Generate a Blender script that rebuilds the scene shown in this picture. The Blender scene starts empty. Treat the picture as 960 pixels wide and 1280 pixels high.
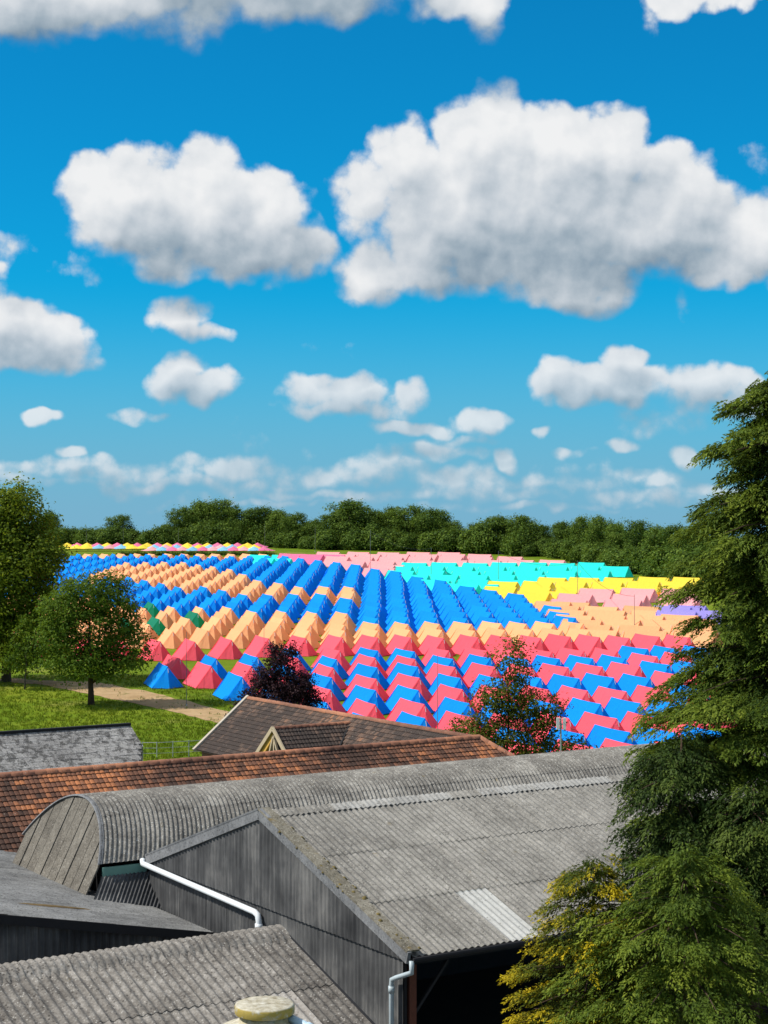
import bpy, math, random
import numpy as np
from mathutils import Vector, Matrix

# ------------------------------------------------------------------ camera, sky, sun
scene = bpy.context.scene
COL = scene.collection
F, CX, HZ, CAMZ = 2200.0, 480.0, 655.0, 14.5      # focal length in photo pixels, optical axis, eye height

cam_d = bpy.data.cameras.new('camera')
cam_d.sensor_fit = 'AUTO'
cam_d.sensor_width = 36.0
cam_d.lens = F / 1280.0 * 36.0
cam_d.shift_y = (HZ - 640.0) / 1280.0
cam_d.clip_start = 0.5
cam_d.clip_end = 12000.0
cam = bpy.data.objects.new('camera', cam_d)
COL.objects.link(cam)
cam.location = (0, 0, CAMZ)
cam.rotation_euler = (math.radians(90), 0, 0)
scene.camera = cam

SUN_EL = math.radians(48)
SUN_DIR_H = Vector((-1.0, -0.12)).normalized()      # towards the sun, on plan
sun_vec = Vector((SUN_DIR_H.x * math.cos(SUN_EL), SUN_DIR_H.y * math.cos(SUN_EL), math.sin(SUN_EL)))
sl = bpy.data.lights.new('sun', 'SUN')
sl.energy = 4.4
sl.angle = math.radians(0.55)
sl.color = (1.0, 0.95, 0.87)
so = bpy.data.objects.new('sun', sl)
COL.objects.link(so)
so.rotation_euler = sun_vec.to_track_quat('Z', 'Y').to_euler()
so.location = (-60, -20, 80)

scene.view_settings.view_transform = 'Standard'
scene.view_settings.look = 'None'
scene.view_settings.exposure = 0.26
scene.view_settings.gamma = 1.0
scene.view_settings.use_curve_mapping = False
scene.cycles.use_denoising = True
scene.cycles.max_bounces = 6
scene.cycles.transparent_max_bounces = 6


SKY_TINT = (0.018, 0.69, 0.99)
CLOUD_GAIN = 0.75


class NT:
    """small helper to write node trees"""
    def __init__(s, tree):
        s.t = tree

    def n(s, typ, **kw):
        nd = s.t.nodes.new(typ)
        for k, v in kw.items():
            setattr(nd, k, v)
        return nd

    def put(s, sock, v):
        if v is None:
            return
        if hasattr(v, 'links'):
            s.t.links.new(v, sock)
        else:
            sock.default_value = v

    def m(s, op, a, b=None, c=None, clamp=False):
        nd = s.n('ShaderNodeMath', operation=op, use_clamp=clamp)
        s.put(nd.inputs[0], a); s.put(nd.inputs[1], b)
        if c is not None:
            s.put(nd.inputs[2], c)
        return nd.outputs[0]

    def vm(s, op, a, b=None, out=0):
        nd = s.n('ShaderNodeVectorMath', operation=op)
        s.put(nd.inputs[0], a); s.put(nd.inputs[1], b)
        return nd.outputs[out]

    def noise(s, vec, scale, detail=4, rough=0.55, out=0, dist=0.0):
        nd = s.n('ShaderNodeTexNoise')
        s.put(nd.inputs['Vector'], vec)
        nd.inputs['Scale'].default_value = scale
        nd.inputs['Detail'].default_value = detail
        nd.inputs['Roughness'].default_value = rough
        nd.inputs['Distortion'].default_value = dist
        return nd.outputs[out]

    def vor(s, vec, scale, out='Distance', feature='F1', **kw):
        nd = s.n('ShaderNodeTexVoronoi', feature=feature)
        s.put(nd.inputs['Vector'], vec)
        nd.inputs['Scale'].default_value = scale
        for k, v in kw.items():
            nd.inputs[k].default_value = v
        return nd.outputs[out]

    def mix(s, fac, a, b, blend='MIX'):
        nd = s.n('ShaderNodeMix', data_type='RGBA', blend_type=blend)
        s.put(nd.inputs[0], fac)
        for sk, v in ((nd.inputs[6], a), (nd.inputs[7], b)):
            if isinstance(v, tuple) and len(v) == 3:
                v = v + (1.0,)
            s.put(sk, v)
        return nd.outputs[2]

    def rng(s, v, a, b, c=0.0, d=1.0, kind='SMOOTHSTEP'):
        nd = s.n('ShaderNodeMapRange', interpolation_type=kind)
        for k, x in enumerate((v, a, b, c, d)):
            s.put(nd.inputs[k], x)
        return nd.outputs[0]

    def ramp(s, v, stops):
        nd = s.n('ShaderNodeValToRGB')
        s.put(nd.inputs[0], v)
        cr = nd.color_ramp
        while len(cr.elements) > 1:
            cr.elements.remove(cr.elements[-1])
        cr.elements[0].position = stops[0][0]
        cr.elements[0].color = stops[0][1] + (1.0,)
        for p, c in stops[1:]:
            e = cr.elements.new(p)
            e.color = c + (1.0,)
        return nd.outputs[0]


# ---- clouds: (photo x, photo y, half width, half height, strength); y down
CLOUDS = [
    # high cloud bank overhead
    (40, -18, 180, 78, 1.25), (170, -18, 110, 62, 1.1), (250, 0, 60, 52, 0.7), (330, -60, 240, 90, 1.2), (420, -10, 60, 40, 0.8),
    (575, -12, 75, 52, 1.0), (610, 20, 38, 42, 0.7), (845, -12, 42, 36, 0.8), (822, 20, 26, 34, 0.30), (915, -16, 40, 28, 0.6), (775, -14, 24, 20, 0.3),
    # big left cumulus
    (125, 245, 62, 62, 0.85), (185, 235, 70, 62, 0.8), (252, 215, 52, 55, 0.75), (255, 265, 125, 68, 1.1), (330, 270, 75, 68, 0.9), (360, 312, 60, 46, 0.85),
    (300, 318, 100, 42, 0.9), 
    (200, 292, 95, 50, 0.8), (262, 312, 120, 44, 0.85),
    # big right cumulus
    (455, 245, 50, 60, 0.6), (458, 330, 54, 50, 0.75), (510, 205, 62, 62, 0.75), (605, 170, 70, 66, 0.9), (690, 185, 88, 66, 0.9), (770, 190, 62, 66, 0.8), (840, 225, 60, 60, 0.8),
    (640, 265, 200, 100, 1.3), (800, 275, 150, 80, 1.1), (930, 290, 82, 54, 0.9), (560, 320, 140, 52, 0.9), (715, 350, 100, 48, 1.0), (905, 330, 90, 34, 0.8),
    (848, 378, 10, 20, 0.14), (945, 200, 26, 26, 0.1), (975, 350, 30, 26, 0.5),
    # left cumulus, lower
    (15, 415, 62, 58, 0.9), (62, 428, 66, 42, 0.9), (40, 452, 92, 20, 0.7), (12, 315, 34, 22, 0.22), (6, 340, 18, 14, 0.28), (118, 330, 40, 26, 0.12),
    (226, 398, 40, 34, 0.6), (250, 418, 46, 16, 0.5), (232, 468, 46, 26, 0.75), (262, 482, 50, 24, 0.75), (205, 482, 28, 22, 0.55),
    (430, 434, 40, 16, 0.2), (385, 488, 58, 30, 0.62), (440, 492, 48, 30, 0.66), (420, 512, 90, 16, 0.5), (510, 492, 24, 22, 0.55), (480, 512, 45, 20, 0.4),
    (515, 534, 62, 14, 0.6), (605, 528, 46, 18, 0.6), (540, 558, 42, 13, 0.45), (635, 572, 26, 16, 0.55),
    (700, 480, 44, 30, 0.66), (780, 460, 36, 28, 0.62), (770, 484, 105, 28, 0.8), (880, 482, 80, 34, 0.7), (940, 500, 52, 34, 0.6), (820, 520, 70, 26, 0.3),
    (776, 556, 32, 14, 0.52), (858, 568, 26, 18, 0.55), (820, 530, 14, 14, 0.3), (712, 566, 30, 9, 0.3), (830, 600, 45, 14, 0.42), (680, 538, 10, 9, 0.3),
    (50, 526, 24, 12, 0.55), (165, 518, 40, 11, 0.42), (100, 567, 26, 12, 0.55), (295, 546, 22, 18, 0.16),
    # low streaks near the horizon
    (120, 588, 150, 20, 0.37), (280, 584, 110, 24, 0.42), (400, 594, 110, 18, 0.38), (490, 580, 66, 26, 0.48), (560, 598, 90, 22, 0.40), (700, 600, 120, 20, 0.35), (230, 606, 200, 15, 0.35), (620, 614, 160, 14, 0.35),
    (60, 604, 120, 10, 0.27), (420, 618, 180, 10, 0.30), (800, 618, 130, 12, 0.32), (330, 630, 160, 8, 0.24), (690, 632, 160, 8, 0.26), (560, 566, 60, 10, 0.27), (720, 582, 60, 12, 0.29), (340, 560, 60, 9, 0.16), (890, 608, 60, 12, 0.34), (590, 548, 60, 8, 0.24),
]


def make_world():
    w = bpy.data.worlds.new('World')
    scene.world = w
    w.use_nodes = True
    w.cycles.sampling_method = 'NONE'
    nt = w.node_tree
    nt.nodes.clear()
    q = NT(nt)
    STR = 0.10

    def new_group(name, outs):
        g = bpy.data.node_groups.new(name, 'ShaderNodeTree')
        g.interface.new_socket('Direction', in_out='INPUT', socket_type='NodeSocketVector')
        for o_ in outs:
            g.interface.new_socket(o_, in_out='OUTPUT', socket_type='NodeSocketFloat')
        G = NT(g)
        return g, G, G.n('NodeGroupInput').outputs[0], G.n('NodeGroupOutput')

    # wisps and billows
    gn, G, d, go = new_group('cloud_noise', ['Noise'])
    fb = G.m('SUBTRACT', G.noise(d, 46.0, 8, 0.60), 0.5)
    bil = G.m('SUBTRACT', 0.42, G.vor(d, 60.0, Detail=1.0, Roughness=0.5, Lacunarity=2.4))
    G.put(go.inputs[0], G.m('ADD', G.m('MULTIPLY', fb, 0.85), G.m('MULTIPLY', bil, 0.30)))

    def mass_group(name, clouds):
        """cloud bodies: soft ellipses in azimuth and elevation, plus broken cumulus over the unseen sky, thickened to whiten ambient light"""
        g, G, d, go = new_group(name, ['Mass'])
        sx = G.n('ShaderNodeSeparateXYZ'); G.put(sx.inputs[0], d)
        az = G.m('ARCTAN2', sx.outputs[0], sx.outputs[1])
        el = G.m('ARCSINE', sx.outputs[2])
        away = G.m('MAXIMUM', G.rng(G.m('ABSOLUTE', az), 0.25, 0.34), G.rng(el, 0.33, 0.40))
        gen = G.m('MINIMUM', G.m('MULTIPLY_ADD', G.noise(d, 5.0, 3, 0.5), 5.0, -2.35), 1.1)  # cover out of view, raised so shaded sides get whiter ambient light
        acc = G.m('ADD', gen, G.m('MULTIPLY_ADD', away, 6.0, -6.0))
        if clouds:
            cb = G.n('ShaderNodeCombineXYZ')
            G.put(cb.inputs[0], G.m('MULTIPLY', az, 22.0)); G.put(cb.inputs[1], G.m('MULTIPLY', el, 22.0))
            warp = G.vm('MULTIPLY', G.vm('SUBTRACT', G.noise(d, 30.0, 2, 0.5, out=1), (0.5, 0.5, 0.5)), (0.6, 0.6, 0.0))
            p2 = G.vm('ADD', cb.outputs[0], warp)
            for (cx, cy, rx, ry, a) in clouds:
                ca = math.atan((cx - CX) / F) * 22.0
                ce = math.atan((HZ - cy) / F * math.cos(ca / 22.0)) * 22.0
                nd = G.n('ShaderNodeVectorMath', operation='MULTIPLY_ADD')
                G.put(nd.inputs[0], p2)
                nd.inputs[1].default_value = (100.0 / rx, 100.0 / ry, 0)
                nd.inputs[2].default_value = (-ca * 100.0 / rx, -ce * 100.0 / ry, 0)
                r2 = G.vm('DOT_PRODUCT', nd.outputs[0], nd.outputs[0], out=1)
                acc = G.m('SMOOTH_MAX', acc, G.m('MULTIPLY_ADD', r2, -a, a), 0.16)
        G.put(go.inputs[0], G.m('MAXIMUM', acc, -1.5))
        return g

    tc = q.n('ShaderNodeTexCoord')
    dirv = q.vm('NORMALIZE', tc.outputs['Generated'])
    sz = q.n('ShaderNodeSeparateXYZ'); q.put(sz.inputs[0], dirv)
    sky = q.n('ShaderNodeTexSky', sky_type='NISHITA')
    sky.sun_disc = False
    sky.sun_elevation = SUN_EL
    sky.sun_rotation = math.atan2(SUN_DIR_H.x, SUN_DIR_H.y)
    sky.altitude = 0
    sky.air_density = 1.0
    sky.dust_density = 0.0
    sky.ozone_density = 3.0
    skyc = q.mix(1.0, sky.outputs[0], SKY_TINT, blend='MULTIPLY')
    far = q.rng(sz.outputs[2], 0.0, 0.13, 0.62, 1.0)
    veil = q.rng(sz.outputs[2], -0.01, 0.14, 0.78, 0.0)      # pale air towards the horizon
    skyc = q.mix(veil, skyc, tuple(x / STR for x in (0.205, 0.330, 0.52)))

    # smaller, farther clouds are lit over a shorter reach
    reach = q.vm('SCALE', (-0.012, 0, 0.030))
    q.put(reach.node.inputs['Scale'], q.rng(sz.outputs[2], 0.085, 0.165, 0.42, 1.0))

    def use(g, v):
        nd = q.n('ShaderNodeGroup'); nd.node_tree = g
        q.put(nd.inputs[0], v)
        return nd.outputs[0]

    def backdrop(name, clouds):
        gm = mass_group(name, clouds)
        if not clouds:
            M0 = use(gm, dirv)
            alpha = q.rng(q.m('ADD', M0, q.m('MULTIPLY_ADD', q.noise(dirv, 46.0, 2, 0.6), 0.8, -0.4)), -0.06, 0.44)
            bg = q.n('ShaderNodeBackground')
            q.put(bg.inputs[0], q.mix(alpha, skyc, tuple(x / STR * CLOUD_GAIN for x in (0.80, 0.82, 0.84))))
            bg.inputs[1].default_value = STR
            return bg.outputs[0]
        M0, M2 = use(gm, dirv), use(gm, q.vm('ADD', dirv, reach))
        N0, N1 = use(gn, dirv), use(gn, q.vm('ADD', dirv, (-0.0035, 0, 0.0055)))
        D0 = q.m('ADD', M0, N0)
        light = q.m('MULTIPLY_ADD', q.m('SUBTRACT', N0, N1), 0.48, 0.63)
        bulge = q.m('SUBTRACT', q.noise(dirv, 15.0, 3, 0.5), q.noise(q.vm('ADD', dirv, (-0.016, 0, 0.016)), 15.0, 3, 0.5))
        light = q.m('MULTIPLY_ADD', bulge, 0.75, light)
        light = q.m('SUBTRACT', light, q.rng(M2, -0.4, 1.2, 0.0, 0.24))
        light = q.m('ADD', light, q.m('MULTIPLY', q.m('SUBTRACT', M0, q.m('MAXIMUM', M2, -0.25)), 0.34), clamp=True)
        alpha = q.m('MULTIPLY', q.rng(D0, q.m('MULTIPLY_ADD', light, 0.08, -0.10), q.m('MULTIPLY_ADD', light, -0.38, 0.64)), far)
        ccol = q.ramp(light, [(0.0, (0.17, 0.27, 0.37)), (0.30, (0.40, 0.49, 0.57)), (0.55, (0.64, 0.70, 0.76)), (0.80, (0.85, 0.88, 0.91)), (1.0, (0.97, 0.98, 0.99))])
        cl = q.vm('SCALE', ccol)
        cl.node.inputs['Scale'].default_value = 1.0 / STR * CLOUD_GAIN
        bg = q.n('ShaderNodeBackground')
        q.put(bg.inputs[0], q.mix(alpha, skyc, cl))
        bg.inputs[1].default_value = STR
        return bg.outputs[0]

    def band(y0, y1):
        return [c for c in CLOUDS if c[1] + c[3] * 1.15 + 75 > y0 and c[1] - c[3] * 1.15 - 40 < y1]

    def z_at(y):
        return math.sin(math.atan((HZ - y) / F))

    def pick(fac, a, b):
        mx = q.n('ShaderNodeMixShader')
        q.put(mx.inputs[0], fac); q.put(mx.inputs[1], a); q.put(mx.inputs[2], b)
        return mx.outputs[0]
    high, mid, low, rest = backdrop('clouds_high', band(-400, 95)), backdrop('clouds_mid', band(95, 402)), backdrop('clouds_low', band(402, 700)), backdrop('clouds_rest', [])
    z = sz.outputs[2]
    inner = pick(q.m('GREATER_THAN', z, z_at(402)), low, pick(q.m('GREATER_THAN', z, z_at(95)), mid, high))
    azw = q.m('ABSOLUTE', q.m('ARCTAN2', sz.outputs[0], sz.outputs[1]))
    ins = q.m('MULTIPLY', q.m('LESS_THAN', azw, 0.42), q.m('MULTIPLY', q.m('LESS_THAN', z, 0.45), q.m('GREATER_THAN', z, -0.01)))
    out = q.n('ShaderNodeOutputWorld')
    q.put(out.inputs[0], pick(ins, rest, inner))


make_world()

# ------------------------------------------------------------------ helpers
rng = np.random.default_rng(7)
random.seed(7)


def P(px, py, d):
    """point of the place seen at photo pixel (px, py), d metres away"""
    return Vector(((px - CX) / F * d, d, CAMZ - (py - HZ) / F * d))


def gz(x, y):
    """terrain height: level farm yard, a dip, a field that rises gently, a flat top beyond"""
    a = -2.3
    b = -5.75 + 0.0318 * y
    k = 0.25
    z = max(a, b) + k * math.log1p(math.exp(-abs(a - b) / k))
    top = 8.4
    k2 = 0.5
    z = min(z, top) - k2 * math.log1p(math.exp(-abs(z - top) / k2))
    if y < 106:
        f = min(1.0, (106 - y) / 30.0)
        z += f * f * (3 - 2 * f) * 1.42
    if y > 560:
        z -= (y - 560) * 0.012
    return max(z, -60.0)


def ground_at(px, py):
    lo, hi = 20.0, 900.0
    for _ in range(50):
        mid = (lo + hi) / 2
        p = P(px, py, mid)
        if p.z > gz(p.x, p.y):
            lo = mid
        else:
            hi = mid
    p = P(px, py, lo)
    return Vector((p.x, p.y, gz(p.x, p.y)))


class MB:
    """collects faces, builds one mesh"""
    def __init__(s):
        s.v, s.f, s.c = [], [], []

    def add(s, verts, faces, tint=0.5):
        o = len(s.v)
        s.v.extend([tuple(p) for p in verts])
        s.f.extend([tuple(i + o for i in fc) for fc in faces])
        s.c.extend([tint] * len(verts))

    def box(s, lo, hi, tint=0.5, M=None):
        x0, y0, z0 = lo; x1, y1, z1 = hi
        vs = [Vector(p) for p in ((x0, y0, z0), (x1, y0, z0), (x1, y1, z0), (x0, y1, z0), (x0, y0, z1), (x1, y0, z1), (x1, y1, z1), (x0, y1, z1))]
        if M is not None:
            vs = [M @ p for p in vs]
        s.add(vs, [(0, 3, 2, 1), (4, 5, 6, 7), (0, 1, 5, 4), (1, 2, 6, 5), (2, 3, 7, 6), (3, 0, 4, 7)], tint)

    def bar(s, a, b, w, h, tint=0.5, up=(0, 0, 1)):
        a, b = Vector(a), Vector(b)
        t = (b - a)
        L = t.length
        t.normalize()
        side = t.cross(Vector(up))
        if side.length < 1e-4:
            side = Vector((1, 0, 0))
        side.normalize()
        u2 = side.cross(t)
        M = Matrix((( t.x, side.x, u2.x, a.x), (t.y, side.y, u2.y, a.y), (t.z, side.z, u2.z, a.z), (0, 0, 0, 1)))
        s.box((0, -w / 2, -h / 2), (L, w / 2, h / 2), tint, M)

    def tube(s, pts, radii, seg=8, tint=0.5, caps=True):
        pts = [Vector(p) for p in pts]
        if not hasattr(radii, '__len__'):
            radii = [radii] * len(pts)
        rings, prev = [], None
        for i, p in enumerate(pts):
            t = (pts[min(i + 1, len(pts) - 1)] - pts[max(i - 1, 0)]).normalized()
            if prev is None:
                n = t.orthogonal().normalized()
            else:
                n = (prev - t * prev.dot(t)).normalized()
            prev = n
            b = t.cross(n)
            rings.append([p + (n * math.cos(2 * math.pi * k / seg) + b * math.sin(2 * math.pi * k / seg)) * radii[i] for k in range(seg)])
        vs = [x for r in rings for x in r]
        fs = []
        for i in range(len(pts) - 1):
            for k in range(seg):
                k2 = (k + 1) % seg
                fs.append((i * seg + k, i * seg + k2, (i + 1) * seg + k2, (i + 1) * seg + k))
        if caps:
            fs.append(tuple(range(seg))[::-1])
            fs.append(tuple((len(pts) - 1) * seg + k for k in range(seg)))
        s.add(vs, fs, tint)

    def mesh(s, name, mat, smooth=False):
        me = bpy.data.meshes.new(name)
        me.from_pydata(s.v, [], s.f)
        at = me.attributes.new('tint', 'FLOAT', 'POINT')
        at.data.foreach_set('value', s.c)
        if smooth:
            me.polygons.foreach_set('use_smooth', [True] * len(me.polygons))
        if mat:
            me.materials.append(mat)
        me.update()
        return me

    def build(s, name, mat, parent=None, smooth=False):
        return link(name, s.mesh(name, mat, smooth), parent)


def link(name, data, parent=None, M=None):
    o = bpy.data.objects.new(name, data)
    COL.objects.link(o)
    if parent is not None:
        o.parent = parent
    if M is not None:
        o.matrix_local = M
    return o


def tag(o, label, cat, group=None, kind=None):
    o['label'] = label
    o['category'] = cat
    if group:
        o['group'] = group
    if kind:
        o['kind'] = kind
    return o


def thing(name, label, cat, loc, rz=0.0, group=None):
    o = bpy.data.objects.new(name, None)
    o.empty_display_size = 0.3
    COL.objects.link(o)
    o.location = loc
    o.rotation_euler = (0, 0, rz)
    return tag(o, label, cat, group)


def np_mesh(name, V, Q, mat, tint=None):
    """fast quad mesh from numpy arrays"""
    me = bpy.data.meshes.new(name)
    nv, nq = len(V), len(Q)
    me.vertices.add(nv)
    me.vertices.foreach_set('co', np.ascontiguousarray(V, dtype=np.float32).ravel())
    me.loops.add(nq * 4)
    me.loops.foreach_set('vertex_index', np.ascontiguousarray(Q, dtype=np.int32).ravel())
    me.polygons.add(nq)
    me.polygons.foreach_set('loop_start', np.arange(0, nq * 4, 4, dtype=np.int32))
    if tint is not None:
        at = me.attributes.new('tint', 'FLOAT', 'POINT')
        at.data.foreach_set('value', np.ascontiguousarray(tint, dtype=np.float32))
    me.materials.append(mat)
    me.update(calc_edges=True)
    me.validate()
    return me


# ------------------------------------------------------------------ materials
def new_mat(name):
    m = bpy.data.materials.new(name)
    m.use_nodes = True
    m.node_tree.nodes.clear()
    return m, NT(m.node_tree)


def finish(q, color, rough=0.8, bump=None, bump_d=0.01, bump_s=0.5, spec=0.3, metal=0.0, trans=0.0, trans_col=None, normal=None):
    b = q.n('ShaderNodeBsdfPrincipled')
    if isinstance(color, tuple) and len(color) == 3:
        color = color + (1.0,)
    q.put(b.inputs['Base Color'], color)
    q.put(b.inputs['Roughness'], rough)
    b.inputs['Specular IOR Level'].default_value = spec
    b.inputs['Metallic'].default_value = metal
    if bump is not None:
        bn = q.n('ShaderNodeBump')
        bn.inputs['Strength'].default_value = bump_s
        bn.inputs['Distance'].default_value = bump_d
        q.put(bn.inputs['Height'], bump)
        q.put(b.inputs['Normal'], bn.outputs[0])
    sh = b.outputs[0]
    if trans > 0:
        t = q.n('ShaderNodeBsdfTranslucent')
        q.put(t.inputs[0], trans_col if trans_col is not None else color)
        mx = q.n('ShaderNodeMixShader')
        mx.inputs[0].default_value = trans
        q.put(mx.inputs[1], sh); q.put(mx.inputs[2], t.outputs[0])
        sh = mx.outputs[0]
    o = q.n('ShaderNodeOutputMaterial')
    q.put(o.inputs[0], sh)


def pos(q):
    return q.n('ShaderNodeNewGeometry').outputs['Position']


def orand(q):
    return q.n('ShaderNodeObjectInfo').outputs['Random']


def tintv(q):
    nd = q.n('ShaderNodeAttribute')
    nd.attribute_name = 'tint'
    return nd.outputs['Fac']


def mat_plain(name, c, rough=0.7, var=0.15, scale=3.0, metal=0.0, spec=0.3):
    m, q = new_mat(name)
    p = pos(q)
    n = q.noise(p, scale, 5, 0.6)
    a = tuple(x * (1 - var) for x in c); b = tuple(min(1, x * (1 + var)) for x in c)
    finish(q, q.mix(n, a, b), rough, q.noise(p, scale * 8, 3), 0.004, 0.3, spec, metal)
    return m


def mat_asbestos(name, dark, mid, light, speck=0.5, moss=0.0, blotch=0.0):
    """weathered fibre cement: blotches, crisp lichen spots, dark algae"""
    m, q = new_mat(name)
    p = pos(q)
    big = q.noise(p, 0.45, 4, 0.6)
    med = q.noise(p, 3.5, 5, 0.65)
    fine = q.noise(p, 17.0, 4, 0.7)
    r = orand(q)
    v = q.m('ADD', q.m('MULTIPLY', big, 0.34), q.m('MULTIPLY', med, 0.32))
    v = q.m('ADD', v, q.m('MULTIPLY', fine, 0.38))
    v = q.m('ADD', v, q.m('MULTIPLY_ADD', r, 0.07, -0.05))
    c = q.ramp(v, [(0.36, dark), (0.51, mid), (0.66, light)])
    if blotch > 0:
        bl = q.rng(q.noise(p, 2.6, 6, 0.72, dist=0.4), 0.49, 0.56)
        c = q.mix(q.m('MULTIPLY', bl, blotch), c, tuple(x * 0.35 for x in dark))
    pale = tuple(min(0.5, x * 1.2 + 0.08) for x in light)
    sp = q.m('MULTIPLY', q.rng(q.vor(p, 17.0, Randomness=1.0), 0.18, 0.36, 1, 0), q.rng(q.noise(p, 6.0, 3), 0.45, 0.58))
    c = q.mix(q.m('MULTIPLY', sp, speck), c, pale)
    sp2 = q.m('MULTIPLY', q.rng(q.vor(p, 13.0, Randomness=1.0), 0.2, 0.4, 1, 0), q.rng(q.noise(p, 4.1, 4), 0.47, 0.57))
    c = q.mix(q.m('MULTIPLY', sp2, 0.7), c, tuple(x * 0.5 for x in dark))
    if moss > 0:
        mo = q.rng(q.noise(p, 1.9, 6, 0.7), 0.66 - moss * 0.2, 0.74)
        c = q.mix(q.m('MULTIPLY', mo, 0.8), c, (0.17, 0.12, 0.035))
    finish(q, c, 0.92, fine, 0.02, 0.7, 0.15)
    return m


def mat_tiles(name, dark, mid, hot, bias=0.0):
    m, q = new_mat(name)
    p = pos(q)
    t = tintv(q)
    big = q.noise(p, 0.22, 3, 0.55)
    med = q.noise(p, 1.3, 3, 0.6)
    v = q.m('ADD', q.m('MULTIPLY', t, 0.42), q.m('ADD', q.m('MULTIPLY', big, 0.95), q.m('MULTIPLY', med, 0.45)))
    v = q.m('ADD', v, -0.40 + bias)
    c = q.ramp(v, [(0.20, dark), (0.46, mid), (0.62, hot), (0.85, tuple(min(1, x * 1.3) for x in hot))])
    c = q.mix(q.rng(q.noise(p, 11, 5, 0.7), 0.5, 0.72, 0, 0.6), c, tuple(x * 0.6 for x in dark))
    c = q.mix(q.m('MULTIPLY', q.rng(q.vor(p, 8.0), 0.10, 0.20, 0.5, 0), q.rng(q.noise(p, 2.0, 3), 0.48, 0.58)), c, (0.42, 0.38, 0.32))
    finish(q, c, 0.85, q.noise(p, 30, 4), 0.01, 0.5, 0.2)
    return m


def mat_fabric(name, c, var=0.12):
    m, q = new_mat(name)
    p = pos(q)
    r = orand(q)
    n = q.noise(p, 2.2, 4, 0.6)
    k = q.m('ADD', q.m('MULTIPLY_ADD', r, var * 1.4, 1 - var), q.m('MULTIPLY_ADD', n, 0.16, -0.08))
    cc = q.vm('SCALE', c)
    q.put(cc.node.inputs['Scale'], k)
    deep = tuple(min(1.0, (x / max(c)) ** 2.0) for x in c)      # light filtered through the cloth is more saturated
    tt = q.vm('SCALE', deep)
    q.put(tt.node.inputs['Scale'], k)
    wr = q.noise(q.vm('MULTIPLY', p, (1, 1, 0.35)), 3.2, 4, 0.6, dist=0.6)
    b = q.n('ShaderNodeBsdfPrincipled')
    q.put(b.inputs['Base Color'], q.vm('MULTIPLY', cc, (0.86, 0.86, 0.86)))
    b.inputs['Roughness'].default_value = 0.8
    b.inputs['Specular IOR Level'].default_value = 0.08
    bn = q.n('ShaderNodeBump')
    bn.inputs['Strength'].default_value = 0.7
    bn.inputs['Distance'].default_value = 0.09
    q.put(bn.inputs['Height'], wr)
    q.put(b.inputs['Normal'], bn.outputs[0])
    t = q.n('ShaderNodeBsdfTranslucent')
    q.put(t.inputs[0], q.vm('MULTIPLY', tt, (0.36, 0.33, 0.33)))
    ad = q.n('ShaderNodeAddShader')
    q.put(ad.inputs[0], b.outputs[0]); q.put(ad.inputs[1], t.outputs[0])
    q.put(q.n('ShaderNodeOutputMaterial').inputs[0], ad.outputs[0])
    return m


def mat_leaf(name, dark, mid, light, trans=0.30, rough=0.6, spec=0.10):
    m, q = new_mat(name)
    t = tintv(q)
    r = orand(q)
    v = q.m('ADD', t, q.m('MULTIPLY_ADD', r, 0.24, -0.12))
    c = q.ramp(v, [(0.05, dark), (0.5, mid), (0.95, light)])
    tc = q.mix(0.35, c, (light[0] * 1.3, light[1] * 1.3, light[2] * 0.6))
    finish(q, c, rough, spec=spec, trans=trans, trans_col=tc)
    return m


def mat_bark(name, c):
    m, q = new_mat(name)
    p = q.vm('MULTIPLY', pos(q), (6, 6, 1.2))
    n = q.noise(p, 2.0, 6, 0.65)
    finish(q, q.mix(n, tuple(x * 0.5 for x in c), tuple(x * 1.4 for x in c)), 0.95, n, 0.03, 0.8, 0.1)
    return m


M_ROOF_A = mat_asbestos('fibre_cement_pale', (0.11, 0.104, 0.092), (0.225, 0.215, 0.192), (0.35, 0.335, 0.30), 0.5, 0.10)
M_ROOF_B = mat_asbestos('fibre_cement_arched', (0.075, 0.07, 0.063), (0.185, 0.175, 0.155), (0.37, 0.355, 0.315), 0.9, 0.05)
M_ROOF_C = mat_asbestos('fibre_cement_dark', (0.10, 0.10, 0.098), (0.205, 0.205, 0.198), (0.32, 0.32, 0.31), 0.3, 0.05)
M_ROOF_D = mat_asbestos('fibre_cement_brown', (0.062, 0.055, 0.048), (0.18, 0.165, 0.145), (0.36, 0.335, 0.30), 0.55, 0.04)
M_ROOF_NEW = mat_asbestos('fibre_cement_new_sheet', (0.31, 0.31, 0.29), (0.42, 0.42, 0.395), (0.52, 0.52, 0.49), 0.15)
M_ROOF_PALE = mat_asbestos('fibre_cement_ridge', (0.18, 0.175, 0.16), (0.30, 0.295, 0.275), (0.40, 0.395, 0.37), 0.3)
M_ROOF_APRON = mat_asbestos('fibre_cement_apron', (0.08, 0.077, 0.07), (0.16, 0.155, 0.145), (0.27, 0.265, 0.25), 0.3)
M_ROOF_H = mat_asbestos('old_slate', (0.09, 0.086, 0.08), (0.24, 0.232, 0.22), (0.42, 0.41, 0.385), 0.8, 0.0, 0.7)
M_MOSS_EDGE = mat_asbestos('mossy_verge', (0.06, 0.055, 0.045), (0.16, 0.145, 0.11), (0.30, 0.28, 0.23), 0.7, 0.45)
M_END_BOARD = mat_asbestos('lichened_end_board', (0.07, 0.063, 0.052), (0.145, 0.132, 0.11), (0.235, 0.218, 0.182), 0.6)
M_TRIM = mat_asbestos('grey_barge', (0.09, 0.095, 0.10), (0.18, 0.185, 0.19), (0.27, 0.275, 0.28), 0.2)


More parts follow.
